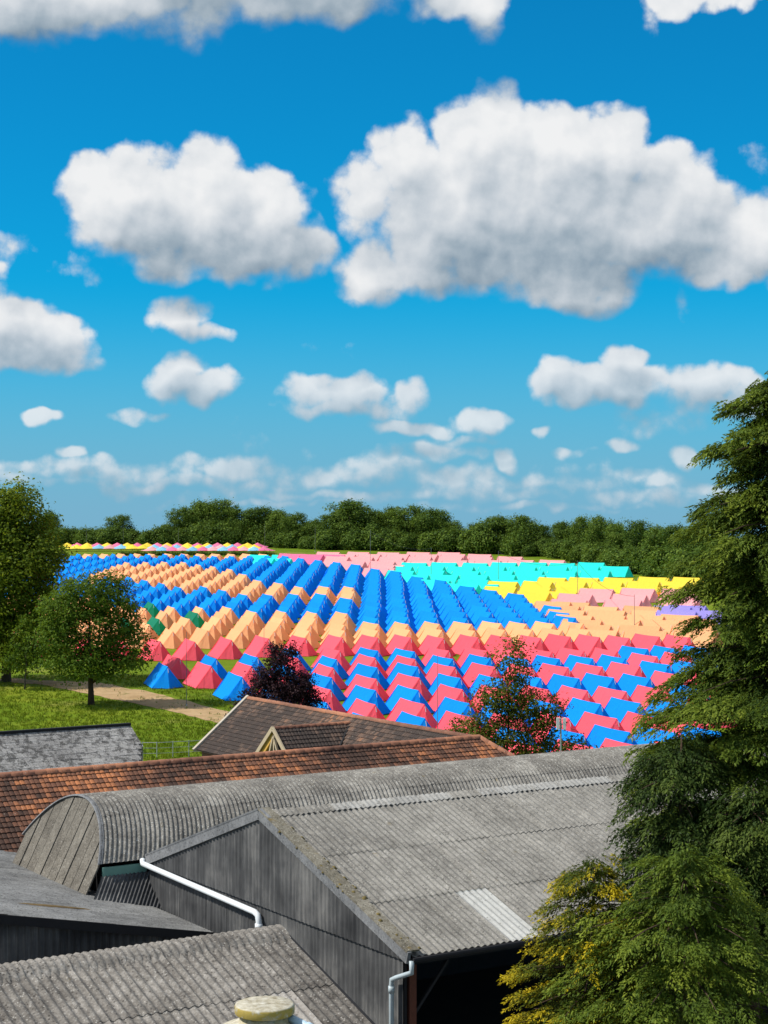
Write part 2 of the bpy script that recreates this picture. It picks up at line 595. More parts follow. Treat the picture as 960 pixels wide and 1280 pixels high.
def mat_wallsheet():
    m, q = new_mat('tarred_wall_sheet')
    p = pos(q)
    st = q.noise(q.vm('MULTIPLY', p, (5.5, 5.5, 0.35)), 1.5, 6, 0.7)
    n = q.noise(p, 0.7, 4)
    v = q.m('ADD', q.m('MULTIPLY', st, 0.45), q.m('MULTIPLY', n, 0.60))
    v = q.m('ADD', v, q.m('MULTIPLY_ADD', orand(q), 0.10, -0.05))
    c = q.ramp(v, [(0.38, (0.03, 0.031, 0.033)), (0.55, (0.083, 0.084, 0.085)), (0.74, (0.22, 0.215, 0.205))])
    finish(q, c, 0.85, q.noise(p, 24, 4), 0.008, 0.5, 0.2)
    return m


M_WALL = mat_wallsheet()
M_TILE_E = mat_tiles('clay_tile_orange', (0.06, 0.035, 0.026), (0.19, 0.085, 0.050), (0.40, 0.155, 0.066), -0.19)
M_TILE_F = mat_tiles('clay_tile_brown', (0.055, 0.042, 0.036), (0.14, 0.092, 0.068), (0.30, 0.145, 0.08), -0.24)
M_RIDGE = mat_tiles('clay_ridge', (0.10, 0.05, 0.035), (0.24, 0.11, 0.07), (0.36, 0.16, 0.09), -0.06)
M_MORTAR = mat_plain('pale_mortar', (0.42, 0.37, 0.30), 0.9, 0.3, 6)
M_CREAM = mat_plain('cream_painted_timber', (0.44, 0.36, 0.24), 0.7, 0.15, 5)
M_OCHRE = mat_plain('ochre_infill', (0.55, 0.33, 0.07), 0.8, 0.15, 5)
M_TIMBER = mat_plain('grey_timber', (0.13, 0.11, 0.09), 0.9, 0.3, 6)
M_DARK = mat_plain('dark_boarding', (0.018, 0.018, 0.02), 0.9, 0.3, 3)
M_BRICK = mat_plain('brick_wall', (0.22, 0.12, 0.08), 0.9, 0.25, 5)
M_WHITEWALL = mat_plain('white_render', (0.62, 0.66, 0.72), 0.85, 0.08, 4)
M_GREEN = mat_plain('green_fascia', (0.15, 0.30, 0.25), 0.6, 0.12, 5)
M_PVC = mat_plain('pale_plastic_pipe', (0.72, 0.76, 0.78), 0.4, 0.08, 6, spec=0.5)
M_PVC_GREY = mat_plain('grey_plastic_pipe', (0.40, 0.47, 0.50), 0.45, 0.1, 6, spec=0.5)
M_PVC_BLUE = mat_plain('pale_blue_pipe', (0.42, 0.56, 0.66), 0.45, 0.1, 6, spec=0.5)
M_RUST = mat_plain('rusty_steel', (0.11, 0.035, 0.02), 0.8, 0.4, 8)
M_STEEL = mat_plain('galvanised_steel', (0.42, 0.44, 0.45), 0.5, 0.15, 8, metal=0.6)
M_POLE = mat_plain('pole_grey', (0.16, 0.16, 0.16), 0.6, 0.1, 4)
M_WHITE = mat_plain('white_tape', (0.8, 0.8, 0.82), 0.6, 0.05, 4)
M_TIE = mat_plain('grey_tie', (0.42, 0.42, 0.46), 0.7, 0.3, 4)
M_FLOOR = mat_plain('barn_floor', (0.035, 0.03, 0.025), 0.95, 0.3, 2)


def mat_lid():
    m, q = new_mat('lichen_concrete_lid')
    p = pos(q)
    n = q.noise(p, 9, 6, 0.65)
    c = q.ramp(n, [(0.3, (0.20, 0.17, 0.12)), (0.5, (0.42, 0.39, 0.31)), (0.7, (0.60, 0.58, 0.50))])
    nz = q.n('ShaderNodeSeparateXYZ')
    q.put(nz.inputs[0], q.n('ShaderNodeNewGeometry').outputs['Normal'])
    side = q.rng(nz.outputs[2], 0.4, 0.8, 1.0, 0.12)
    yl = q.m('MULTIPLY', side, q.rng(q.noise(p, 7, 5, 0.7), 0.36, 0.52))
    c = q.mix(yl, c, (0.36, 0.27, 0.07))
    finish(q, c, 0.9, n, 0.02, 0.6, 0.2)
    return m


M_LID = mat_lid()


def mat_ground():
    m, q = new_mat('meadow')
    p = pos(q)
    big = q.noise(p, 0.035, 5, 0.6)
    med = q.noise(p, 0.35, 5, 0.65)
    fine = q.noise(q.vm('MULTIPLY', p, (1, 1, 1)), 5.0, 5, 0.7)
    v = q.m('ADD', q.m('MULTIPLY', big, 0.45), q.m('ADD', q.m('MULTIPLY', med, 0.30), q.m('MULTIPLY', fine, 0.30)))
    c = q.ramp(v, [(0.36, (0.055, 0.105, 0.004)), (0.52, (0.12, 0.185, 0.006)), (0.66, (0.22, 0.245, 0.018))])
    c = q.mix(q.rng(q.noise(p, 0.11, 4, 0.6), 0.56, 0.70, 0, 0.55), c, (0.26, 0.23, 0.055))
    finish(q, c, 0.95, fine, 0.12, 0.7, 0.1)
    return m


def mat_path():
    m, q = new_mat('sandy_track')
    p = pos(q)
    n = q.noise(p, 0.6, 6, 0.7)
    f = q.noise(p, 6, 4, 0.7)
    c = q.ramp(q.m('ADD', q.m('MULTIPLY', n, 0.7), q.m('MULTIPLY', f, 0.3)), [(0.3, (0.27, 0.175, 0.08)), (0.5, (0.40, 0.27, 0.14)), (0.7, (0.48, 0.345, 0.195))])
    c = q.mix(q.rng(q.noise(p, 0.5, 6, 0.75), 0.55, 0.66, 0, 0.8), c, (0.11, 0.13, 0.02))
    finish(q, c, 0.95, f, 0.05, 0.6, 0.1)
    return m


M_GROUND = mat_ground()
M_PATH = mat_path()
M_YARD = mat_plain('yard_concrete', (0.20, 0.19, 0.17), 0.95, 0.3, 0.8)

# ------------------------------------------------------------------ setting: terrain, track, yard
mb = MB()
ys = sorted(set(list(np.linspace(-30, 110, 8)) + list(np.linspace(112, 200, 30)) + list(np.linspace(205, 620, 60)) + [700, 850, 1100, 1500, 2200, 3500, 6000, 9000]))
xs = sorted(set(list(np.linspace(-260, 260, 40)) + [-9000, -3000, -1200, -600, 600, 1200, 3000, 9000]))
for y in ys:
    for x in xs:
        mb.v.append((x, y, gz(x, y)))
mb.c = [0.5] * len(mb.v)
nx = len(xs)
for j in range(len(ys) - 1):
    for i in range(nx - 1):
        mb.f.append((j * nx + i, j * nx + i + 1, (j + 1) * nx + i + 1, (j + 1) * nx + i))
gr = mb.build('ground', M_GROUND, smooth=True)
gr['kind'] = 'structure'

# sandy track, photo outline of its two edges -> world
top_e = [(-60, 843), (0, 848), (60, 851), (120, 853), (180, 864), (240, 878), (300, 893), (340, 905), (400, 930)]
bot_e = [(-60, 846), (0, 851), (60, 857), (120, 870), (180, 882), (240, 896), (290, 908), (330, 919), (390, 946)]
mb = MB()
N = 60


def poly_at(pl, t):
    t = t * (len(pl) - 1)
    i = min(int(t), len(pl) - 2)
    f = t - i
    return (pl[i][0] * (1 - f) + pl[i + 1][0] * f, pl[i][1] * (1 - f) + pl[i + 1][1] * f)


for i in range(N + 1):
    a, b = ground_at(*poly_at(top_e, i / N)), ground_at(*poly_at(bot_e, i / N))
    w1, w2 = random.uniform(-0.5, 0.5), random.uniform(-0.4, 0.4)
    for k in range(7):
        f = k / 6
        p = a.lerp(b, f)
        y = p.y + (w1 * (1 - f) + w2 * f)
        mb.v.append((p.x, y, gz(p.x, y) + 0.03))
mb.c = [0.5] * len(mb.v)
for i in range(N):
    for k in range(6):
        mb.f.append((i * 7 + k, (i + 1) * 7 + k, (i + 1) * 7 + k + 1, i * 7 + k + 1))
o = mb.build('path', M_PATH, smooth=True)
o['kind'] = 'structure'
mb = MB()
mb.add([(-30, 5, -0.80), (30, 5, -0.80), (34, 76, -0.80), (-24, 76, -0.80)], [(0, 1, 2, 3)])
o = mb.build('yard', M_YARD)
o['kind'] = 'structure'

# ------------------------------------------------------------------ farm buildings (one common grid: a along the ridges, b across)
O0 = Vector((0.477, 42.0, 0.0))
UA = math.atan2(0.54, 0.8417)
GZ = -0.8          # yard level


def farm(a, b):
    return Vector((O0.x + a * math.cos(UA) - b * math.sin(UA), O0.y + a * math.sin(UA) + b * math.cos(UA), 0.0))


PITCH = 0.16


def corr_mesh(name, width, length, mat, amp=0.030, nseg=6, lseg=1, pitch=PITCH):
    """corrugated sheet: corrugations run along local y (0..length), wave across local x (0..width)"""
    n = int(round(width / pitch))
    cols = n * nseg
    m = MB()
    for j in range(lseg + 1):
        for i in range(cols + 1):
            x = width * i / cols
            z = amp * math.cos(2 * math.pi * i / nseg)
            m.v.append((x, length * j / lseg, z))
            m.c.append(0.5)
    for j in range(lseg):
        for i in range(cols):
            a = j * (cols + 1) + i
            m.f.append((a, a + 1, a + cols + 2, a + cols + 1))
    return m.mesh(name, mat, smooth=True)


def roof_slope(root, mats, a0, a1, eave, ridge, rows, sheet_w=0.96, pick=None, name='roof_sheet', lift=0.0, amp=0.038, pitch=PITCH):
    """sheets on a plane from eave (b,z) up to ridge (b,z), between a0 and a1; each sheet its own object"""
    eb, ez = eave; rb, rz = ridge
    L = math.hypot(rb - eb, rz - ez)
    t = Vector((0, (rb - eb) / L, (rz - ez) / L))
    x = Vector((1, 0, 0))
    n = x.cross(t)
    if n.z < 0:
        n = -n
    sl = L / rows + 0.12
    cache = {}
    na = int(round((a1 - a0) / sheet_w))
    w = (a1 - a0) / na
    for r in range(rows):
        for c in range(na):
            mt = pick(r, c, na) if pick else mats
            if mt not in cache:
                cache[mt] = corr_mesh(name, sheet_w, sl, mt, amp, pitch=pitch)
            base = Vector((a0 + c * w, eb, ez)) + t * (r * L / rows - 0.04)
            zo = 0.012 * r + 0.004 * (c % 2) + random.uniform(0, 0.006) + lift
            p0 = base + n * zo
            sk = random.uniform(-0.004, 0.004)
            tt = (t + x * sk).normalized()
            xr = (x * (w / sheet_w) + n * (0.016 + random.uniform(-0.006, 0.01)))
            M = Matrix(((xr.x, tt.x, n.x, p0.x), (xr.y, tt.y, n.y, p0.y), (xr.z, tt.z, n.z, p0.z), (0, 0, 0, 1)))
            link(name, cache[mt], root, M)


def wall_sheets(root, p0, p1, zbot, ztop, mat, w=1.0, name='wall_sheet', amp=0.027, off=0.0):
    """vertical corrugated wall between plan points; ztop(s), zbot(s) give the heights along it"""
    p0, p1 = Vector(p0), Vector(p1)
    L = (p1 - p0).length
    t = (p1 - p0) / L
    nrm = Vector((t.y, -t.x))
    n = max(1, int(round(L / w)))
    for k in range(n):
        s0, s1 = L * k / n, L * (k + 1) / n
        m = MB()
        cols = max(4, int(round((s1 - s0) / 0.2)) * 4)
        so_ = random.uniform(0, 0.008) + off
        for i in range(cols + 1):
            s = s0 + (s1 - s0) * i / cols
            d = amp * math.cos(2 * math.pi * i / 4) + so_
            q = p0 + t * s + nrm * d
            m.v.append((q.x, q.y, zbot(s))); m.v.append((q.x, q.y, max(ztop(s), zbot(s) + 0.01)))
            m.c += [0.5, 0.5]
        for i in range(cols):
            m.f.append((2 * i, 2 * i + 2, 2 * i + 3, 2 * i + 1))
        m.build(name, mat, root, smooth=True)


# --- A: big open-sided barn
A = thing('open_barn', 'large open sided barn with pale grey corrugated roof and dark corrugated gable', 'barn', farm(0, 0), UA)
AW, AL, AE, AR = 14.1, 26.0, 4.29, 6.59


def pickA(r, c, na):
    if (r, c) == (0, 3):
        return M_ROOF_NEW
    return M_ROOF_A


roof_slope(A, M_ROOF_A, 0.05, AL, (-0.25, AE - 0.06), (AW / 2 - 0.12, AR - 0.02), 3, pick=pickA, amp=0.023, pitch=0.192)
roof_slope(A, M_ROOF_A, 0.05, AL, (AW + 0.1, AE - 0.03), (AW / 2 + 0.12, AR - 0.02), 3, amp=0.023, pitch=0.192)
for k in range(int(AL / 1.0)):           # ridge pieces, pale and a little uneven
    m = MB()
    x0, x1 = 0.1 + k * 1.0, 0.1 + (k + 1) * 1.0 + 0.04
    for i in range(25):
        x = x0 + (x1 - x0) * i / 24
        z = 0.020 * math.cos(2 * math.pi * i / 4)
        for (db, dz) in ((-0.34, -0.06), (0, 0.075), (0.34, -0.06)):
            m.v.append((x, AW / 2 + db, AR + dz + z + 0.03)); m.c.append(0.5)
    for i in range(24):
        for j in range(2):
            m.f.append((3 * i + j, 3 * i + 3 + j, 3 * i + 4 + j, 3 * i + 1 + j))
    m.build('ridge_piece', M_ROOF_PALE if k > 1 and k % 6 else M_ROOF_A, A, True)


def gableA(s):
    return AR - abs(s - AW / 2) / (AW / 2) * (AR - AE) - 0.06


JT = 4.16
# wall runs b = 0..AW at a = 0; outside is towards -a
wall_sheets(A, (0, AW), (0, 0), lambda s: JT - 0.06 + 0.0 * s, lambda s: gableA(s), M_WALL, 1.0, off=0.045)
wall_sheets(A, (0, AW), (0, 0), lambda s: GZ, lambda s: JT + 0.02, M_WALL, 1.0)
m = MB()
m.box((0.04, 0.05, GZ), (0.12, AW, 4.2)); m.build('gable_backing', M_DARK, A)
# barge boards
for nm, mat_, b0, b1 in (('barge_board', M_MOSS_EDGE, -0.3, AW / 2), ('barge_board', M_TRIM, AW + 0.15, AW / 2)):
    m = MB()
    z0 = AE - 0.08 - 0.02
    m.bar((-0.06, b0, z0 + 0.02), (-0.06, b1, AR + 0.03), 0.10, 0.30, up=(0, 0, 1))
    m.build(nm, M_TRIM, A)
    m = MB()
    m.bar((0.06, b0, z0 + 0.17), (0.06, b1, AR + 0.16), 0.36, 0.05)
    m.build('verge_flashing', mat_, A)
# mossy lumps along the verge
m = MB()
for k in range(70):
    f = random.random() ** 0.8
    b = -0.25 + f * 7.2
    z = AE + 0.10 + f * (AR - AE) * 0.985
    r = random.uniform(0.02, 0.07)
    x = random.uniform(-0.1, 0.3)
    m.tube([(x, b, z - 0.02), (x, b, z + r * 0.9)], [r * 1.6, r * 0.5], 6)
o = m.build('moss', mat_plain('moss_clumps', (0.15, 0.115, 0.04), 0.95, 0.5, 7), A, True)
o['kind'] = 'stuff'
# open side: posts, braces, eaves beam, back wall, floor
for k in range(6):
    a = 0.16 + k * 5.0
    m = MB(); m.box((a, 0.0, GZ), (a + 0.2, 0.22, AE - 0.2)); m.build('post', M_RUST, A)
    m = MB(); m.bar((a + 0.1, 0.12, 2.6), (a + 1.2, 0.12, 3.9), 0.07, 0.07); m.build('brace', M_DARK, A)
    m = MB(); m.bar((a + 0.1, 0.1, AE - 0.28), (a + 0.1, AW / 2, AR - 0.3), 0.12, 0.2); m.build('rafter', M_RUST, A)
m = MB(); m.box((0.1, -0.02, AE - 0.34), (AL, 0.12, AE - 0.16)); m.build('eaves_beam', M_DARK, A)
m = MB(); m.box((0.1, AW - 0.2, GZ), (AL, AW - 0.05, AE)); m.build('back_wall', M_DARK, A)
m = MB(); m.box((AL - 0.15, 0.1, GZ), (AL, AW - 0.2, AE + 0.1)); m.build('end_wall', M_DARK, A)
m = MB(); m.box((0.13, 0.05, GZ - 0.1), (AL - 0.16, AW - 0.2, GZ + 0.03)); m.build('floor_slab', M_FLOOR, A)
m = MB()
m.tube([(0.0, -0.38, AE - 0.12), (AL, -0.38, AE - 0.16)], 0.06, 8); m.build('gutter', M_DARK, A)
m = MB()
m.tube([(-0.02, -0.36, AE - 0.14), (-0.02, -0.36, AE - 0.42), (-0.16, 0.10, AE - 0.62), (-0.2, 0.22, AE - 0.68), (-0.2, 0.24, AE - 0.85), (-0.2, 0.24, GZ)], 0.062, 10)
dp = m.build('downpipe', M_PVC_GREY, A, True)
m = MB(); m.tube([(-0.2, 0.24, AE - 1.0), (-0.2, 0.24, AE - 0.84)], 0.078, 10); m.build('pipe_collar', M_PVC_GREY, dp, True)
# long white rainwater pipe crossing the gable
pp = [(-0.12, AW + 0.35, 4.18), (-0.16, AW + 0.22, 4.08), (-0.16, 7.15, 3.93), (-0.16, 6.98, 3.88), (-0.16, 6.92, 3.72), (-0.16, 6.92, 1.2)]
m = MB(); m.tube(pp, 0.085, 12)
wp = m.build('rainwater_pipe', M_PVC, A, True)
m = MB(); m.tube([(-0.16, 6.92, 3.66), (-0.16, 6.92, 3.5)], 0.11, 12); m.build('pipe_collar', M_PVC, wp, True)

# --- B: barrel-roofed barn behind it
BB0, BW, BSP, BRISE, BA0, BLEN, LEAN = 14.55, 6.1, 4.25, 1.52, -1.45, 33.0, 0.75
B = thing('arched_barn', 'long barrel roofed barn of curved grey corrugated sheets with boarded end', 'barn', farm(BA0, BB0), UA)
BR = (BRISE ** 2 + (BW / 2) ** 2) / (2 * BRISE)
BTH = math.asin((BW / 2) / BR)


def arch(th, r=0.0):
    """th -1..1 across the arch from the near springing to the far one -> (b, z)"""
    t = th * BTH
    return BW / 2 + (BR + r) * math.sin(t), BSP + (BR + r) * math.cos(t) - (BR - BRISE)


def lean(z):
    return LEAN * (z - BSP) / BRISE


cache = []
NROW = 4
for r in range(NROW):
    m = MB()
    cols, seg = 36, 7
    for j in range(seg + 1):
        th = -1.03 + 2.06 * (r + (j / seg) * 1.03) / NROW
        for i in range(cols + 1):
            b, z = arch(th, 0.022 * math.cos(2 * math.pi * i / 6) + 0.01 * r * (1 if r < NROW / 2 else -1) + 0.03)
            m.v.append((0.96 * i / cols + lean(z), b, z)); m.c.append(0.5)
    for j in range(seg):
        for i in range(cols):
            a = j * (cols + 1) + i
            m.f.append((a, a + 1, a + cols + 2, a + cols + 1))
    cache.append(m.mesh('roof_sheet', M_ROOF_B, True))
for c in range(int(BLEN / 0.96)):
    for r in range(NROW):
        link('roof_sheet', cache[r], B, Matrix.Translation((c * 0.96 - 0.05, 0, random.uniform(0, 0.007))))
m = MB()                                # dark rim of the arch
prev = None
for k in range(25):
    th = -1.03 + 2.06 * k / 24
    b, z = arch(th, 0.0); b2, z2 = arch(th, 0.045)
    ring = [(-0.10 + lean(z), b, z), (-0.10 + lean(z2), b2, z2), (0.02 + lean(z2), b2, z2), (0.02 + lean(z), b, z)]
    o_ = len(m.v)
    m.v.extend(ring); m.c.extend([0.5] * 4)
    if prev is not None:
        for e in range(4):
            e2 = (e + 1) % 4
            m.f.append((prev + e, prev + e2, o_ + e2, o_ + e))
    prev = o_
m.build('arch_rim', M_TRIM, B)
nbd = 10
for k in range(nbd):                    # end boards, each proud or shy of its neighbours
    b0, b1 = BW * k / nbd + 0.028, BW * (k + 1) / nbd - 0.028
    m = MB()
    out = random.uniform(-0.035, 0.02)
    vs = []
    for b in (b0, (b0 + b1) / 2, b1):
        t = math.asin(max(-1, min(1, (b - BW / 2) / BR)))
        zt = BSP + BR * math.cos(t) - (BR - BRISE) - 0.01
        vs += [(b, 2.2), (b, max(zt, 2.4))]
    for th_ in (0.0, 0.05):
        for (b, z) in vs:
            m.v.append((out + th_ + lean(z), b, z)); m.c.append(0.5)
    m.f += [(0, 1, 3, 2), (2, 3, 5, 4), (6, 8, 9, 7), (8, 10, 11, 9), (0, 6, 7, 1), (4, 5, 11, 10), (1, 7, 9, 3), (3, 9, 11, 5)]
    m.build('end_board', M_END_BOARD, B)
m = MB(); m.box((0.30, 0.7, 2.6), (0.4, BW - 0.1, BSP)); m.build('end_backing', M_DARK, B)
m = MB(); m.box((0.05, -0.05, 3.78), (1.50, 0.03, 4.06)); m.build('fascia_board', M_GREEN, B)
for k in range(3):
    m = MB()
    for i in range(25):
        s_ = (k + i / 24) * 0.80
        w_ = 0.03 * math.cos(2 * math.pi * i / 4)
        m.v.append((s_, -0.07 - w_ * 0.6, 3.80 + w_ * 0.8)); m.v.append((s_ - 1.0, -1.25 - w_ * 0.6, 2.86 + w_ * 0.8)); m.c += [0.5, 0.5]
    for i in range(24):
        m.f.append((2 * i, 2 * i + 1, 2 * i + 3, 2 * i + 2))
    m.build('apron_sheet', M_WALL, B, True)
m = MB(); m.box((0.0, 0.0, GZ), (1.5, 0.06, 3.8)); m.build('side_wall', M_DARK, B)
m = MB(); m.box((1.6, 0.02, GZ), (BLEN, 0.10, BSP)); m.build('side_wall', M_DARK, B)
m = MB(); m.box((0.3, BW - 0.1, GZ), (BLEN, BW, BSP)); m.build('side_wall', M_DARK, B)

# --- C: low dark shed whose eaves meet the barn's gable
CC = thing('low_shed', 'low shed with dark grey shallow roof butting against the barn gable', 'shed', farm(-0.22, 9.4), UA)
sl_c = 0.200
cs = corr_mesh('roof_sheet', 0.96, 3.2, M_ROOF_C, amp=0.011)
CL = 24.0
for c in range(int(CL / 0.96)):
    for r in range(4):
        x = -r * 3.05
        tt = Vector((-1, 0, sl_c)).normalized()
        n = Vector((sl_c, 0, 1)).normalized()
        s = Vector((0, 1, 0))
        p0 = Vector((x, c * 0.96, 2.93 + 3.05 * r * sl_c + 0.01 * r + random.uniform(0, 0.006)))
        link('roof_sheet', cs, CC, Matrix(((s.x, tt.x, n.x, p0.x), (s.y, tt.y, n.y, p0.y), (s.z, tt.z, n.z, p0.z), (0, 0, 0, 1))))
wall_sheets(CC, (-12.2, 0.15), (0.05, 0.15), lambda s: GZ, lambda s: 2.78 + (12.2 - s) * sl_c, M_WALL, 1.0)
m = MB(); m.bar((0.1, 0.0, 2.80), (-12.3, 0.0, 2.80 + 12.4 * sl_c), 0.06, 0.24); m.build('barge_board', M_DARK, CC)
for (x, b, l) in ((-3.9, 2.2, 1.7), (-5.6, 6.6, 1.4), (-7.2, 3.6, 1.1)):    # rust-brown moss drifts lying on the sheets
    m = MB()
    nn = 22
    rim = []
    for k in range(nn):
        a = 2 * math.pi * k / nn
        jr = random.uniform(0.6, 1.15)
        rim.append((x + math.cos(a) * l * 0.62 * jr, b + math.sin(a) * 0.14 * jr))
    for (f_, h_) in ((1.0, 0.010), (0.8, 0.034), (0.35, 0.046)):
        for (xx, bb) in rim:
            xx, bb = x + (xx - x) * f_, b + (bb - b) * f_
            m.v.append((xx, bb, 2.94 - xx * sl_c + h_)); m.c.append(0.5)
    for j in range(2):
        for k in range(nn):
            m.f.append((j * nn + k, j * nn + (k + 1) % nn, (j + 1) * nn + (k + 1) % nn, (j + 1) * nn + k))
    m.f.append(tuple(2 * nn + k for k in range(nn)))
    o = m.build('moss_patch', mat_plain('moss_rust', (0.14, 0.095, 0.04), 0.95, 0.4, 6), CC, True)
    o['kind'] = 'stuff'

# --- D: near shed with brown-grey corrugated roof
D = thing('corrugated_shed', 'near shed with deeply corrugated brown grey lichened roof beside the lidded tank', 'shed', farm(-5.44, -3.65), UA)
dz = 0.318


def pickD(r, c, na):
    return M_ROOF_D


def pickD2(r, c, na):
    return M_PALE_D if (r == 1 and c in (na - 2,)) else M_ROOF_D


M_PALE_D = mat_asbestos('fibre_cement_brown_pale', (0.16, 0.14, 0.12), (0.30, 0.275, 0.245), (0.42, 0.40, 0.36), 0.5)
roof_slope(D, M_ROOF_D, -16.0, 0.0, (-5.6, 6.2 - 5.6 * dz), (-0.3, 6.2 - 0.3 * dz), 3, pick=pickD2, amp=0.022, pitch=0.175)
roof_slope(D, M_ROOF_D, -16.0, 0.0, (5.0, 6.2 - 5.0 * dz), (0.3, 6.2 - 0.3 * dz), 2, amp=0.022, pitch=0.175)
for k in range(17):
    m = MB()
    x0 = -16.0 + k * 16.0 / 17
    for i in range(25):
        x = x0 + 0.955 * i / 24
        z = 0.020 * math.cos(2 * math.pi * i / 4)
        for th in np.linspace(-1, 1, 7):
            m.v.append((x, 0.5 * th, 6.2 + 0.09 - 0.245 * th * th + z)); m.c.append(0.5)
    for i in range(24):
        for j in range(6):
            m.f.append((7 * i + j, 7 * i + 7 + j, 7 * i + 8 + j, 7 * i + 1 + j))
    m.build('ridge_piece', M_ROOF_D, D, True)
m = MB(); m.bar((0.03, 0.0, 6.14), (0.03, -5.6, 6.14 - 5.6 * dz), 0.05, 0.22); m.build('barge_board', M_DARK, D)
m = MB()
m.add([(-0.1, -5.3, GZ), (-0.1, 4.7, GZ), (-0.1, 4.7, 4.6), (-0.1, 0, 6.1), (-0.1, -5.3, 4.45), (-0.2, -5.3, GZ), (-0.2, 4.7, GZ), (-0.2, 4.7, 4.6), (-0.2, 0, 6.1), (-0.2, -5.3, 4.45)],
      [(0, 1, 2, 3, 4), (9, 8, 7, 6, 5), (0, 5, 6, 1), (1, 6, 7, 2), (4, 9, 5, 0)])
m.build('gable_wall', M_WALL, D)
m = MB(); m.box((-16, -5.35, GZ), (-0.2, -5.25, 4.4)); m.build('side_wall', M_DARK, D)
m = MB(); m.box((-16, 4.6, GZ), (-0.2, 4.7, 4.5)); m.build('side_wall', M_DARK, D)

# --- lidded tank in front
tc = P(331, 1262, 24.0)
T = thing('lidded_tank', 'round concrete tank with yellow lichened disc lid and pale blue pipe', 'tank', (tc.x, tc.y, GZ))
tz = tc.z - GZ


def lathe(prof, seg=40, wob=0.0):
    m = MB()
    for (r, z) in prof:
        for k in range(seg):
            a = 2 * math.pi * k / seg
            rr = r * (1 + wob * math.sin(a * 3 + r * 9) + random.uniform(-wob, wob) * 0.3)
            m.v.append((rr * math.cos(a), rr * math.sin(a), z)); m.c.append(0.5)
    for j in range(len(prof) - 1):
        for k in range(seg):
            k2 = (k + 1) % seg
            m.f.append((j * seg + k, j * seg + k2, (j + 1) * seg + k2, (j + 1) * seg + k))
    m.f.append(tuple((len(prof) - 1) * seg + k for k in range(seg)))
    return m


lathe([(0.80, 0.0), (0.80, tz - 0.75), (0.79, tz - 0.55), (0.74, tz - 0.36), (0.62, tz - 0.25), (0.44, tz - 0.18), (0.35, tz - 0.15), (0.34, tz - 0.05), (0.30, tz - 0.04)], 48).build('body', M_LID, T, True)
lid = lathe([(0.36, tz - 0.055), (0.398, tz - 0.045), (0.408, tz - 0.03), (0.41, tz + 0.055), (0.40, tz + 0.078), (0.38, tz + 0.088), (0.2, tz + 0.096), (0.02, tz + 0.10)], 48, 0.006).build('lid', M_LID, T, True)
m = MB(); m.tube([(0.33, -0.05, tz - 0.09), (0.62, -0.2, tz - 0.19), (1.05, -0.42, tz - 0.33), (1.2, -0.5, tz - 0.45), (1.2, -0.5, 0)], 0.055, 12); pb = m.build('pipe', M_PVC_BLUE, T, True)
m = MB(); m.tube([(0.58, -0.18, tz - 0.18), (0.66, -0.22, tz - 0.205)], 0.07, 12); m.build('pipe_collar', M_PVC_BLUE, pb, True)


# --- tiled roofs
def tile_slope(m, o, ex, ey, w, l, keep=None, tw=0.19, tl=0.27):
    """small curved clay tiles on the slope o + ex*s + ey*t (ey points up the slope)"""
    o, ex, ey = Vector(o), Vector(ex).normalized(), Vector(ey).normalized()
    n = ex.cross(ey)
    if n.z < 0:
        n = -n
    nc, nr = int(w / tw), int(l / tl)
    for r in range(nr + 1):
        sag = 0
        for c in range(nc + 1):
            s = c * tw
            t = r * tl
            if s + tw > w + 0.01 or t > l - 0.03:
                continue
            if keep and not keep(s + tw / 2, t + tl / 2):
                continue
            tl2 = min(tl * 1.18, l - t + 0.02)
            ln = random.uniform(0, 0.010)
            k = random.random() * 0.75 + 0.25 * (0.5 + 0.5 * math.sin(c * 0.7 + r * 2.3))
            vs = []
            for (u_, tt, h) in ((0, 0, 0.036), (0.3, 0, 0.058), (0.7, 0, 0.058), (1, 0, 0.036), (0, tl2, 0.0), (0.3, tl2, 0.020), (0.7, tl2, 0.020), (1, tl2, 0.0), (0, 0, -0.01), (1, 0, -0.01)):
                vs.append(o + ex * (s + (0.012 + u_ * 0.976) * tw) + ey * (t + tt) + n * (h + ln))
            m.add(vs, [(0, 1, 5, 4), (1, 2, 6, 5), (2, 3, 7, 6), (8, 9, 3, 2, 1, 0)], k)


def ridge_tiles(root, p0, p1, name='ridge_tile', step=0.46, r=0.15, mat=None):
    p0, p1 = Vector(p0), Vector(p1)
    L = (p1 - p0).length
    t = (p1 - p0) / L
    side = t.cross(Vector((0, 0, 1))).normalized()
    up = side.cross(t)
    n = int(L / step)
    for k in range(n):
        m = MB()
        lift = random.uniform(0, 0.012)
        for (f, rr) in ((0.0, r), (1.02, r * 0.93)):
            c = p0 + t * ((k + f) * L / n)
            for a in np.linspace(-1.75, 1.75, 7):
                m.v.append(tuple(c + side * math.sin(a) * rr + up * (math.cos(a) * rr - 0.06 + lift))); m.c.append(random.random() * 0.15 + 0.4)
        m.f = [(i, i + 1, i + 8, i + 7) for i in range(6)] + [(6, 5, 4, 3, 2, 1, 0)]
        m.build(name, mat or M_RIDGE, root, True)


def underlay(m, pts):
    m.add(pts, [tuple(range(len(pts)))])


E = thing('tiled_barn', 'long barn with orange and brown clay tiled roof behind the arched barn', 'barn', farm(-8.0, 26.9), UA)
EL = 29.6
hw, ze = 5.0, 5.24
pe = 0.66
m = MB()
c45 = Vector((0, 1, pe)).normalized()
LS = math.hypot(hw, hw * pe)
# near slope with a hip on the far end
tile_slope(m, (0, -hw, ze - hw * pe), (1, 0, 0), (0, 1, pe), EL + hw, LS, keep=lambda s, t: s < EL + hw * (1 - t / LS) * 0.8)
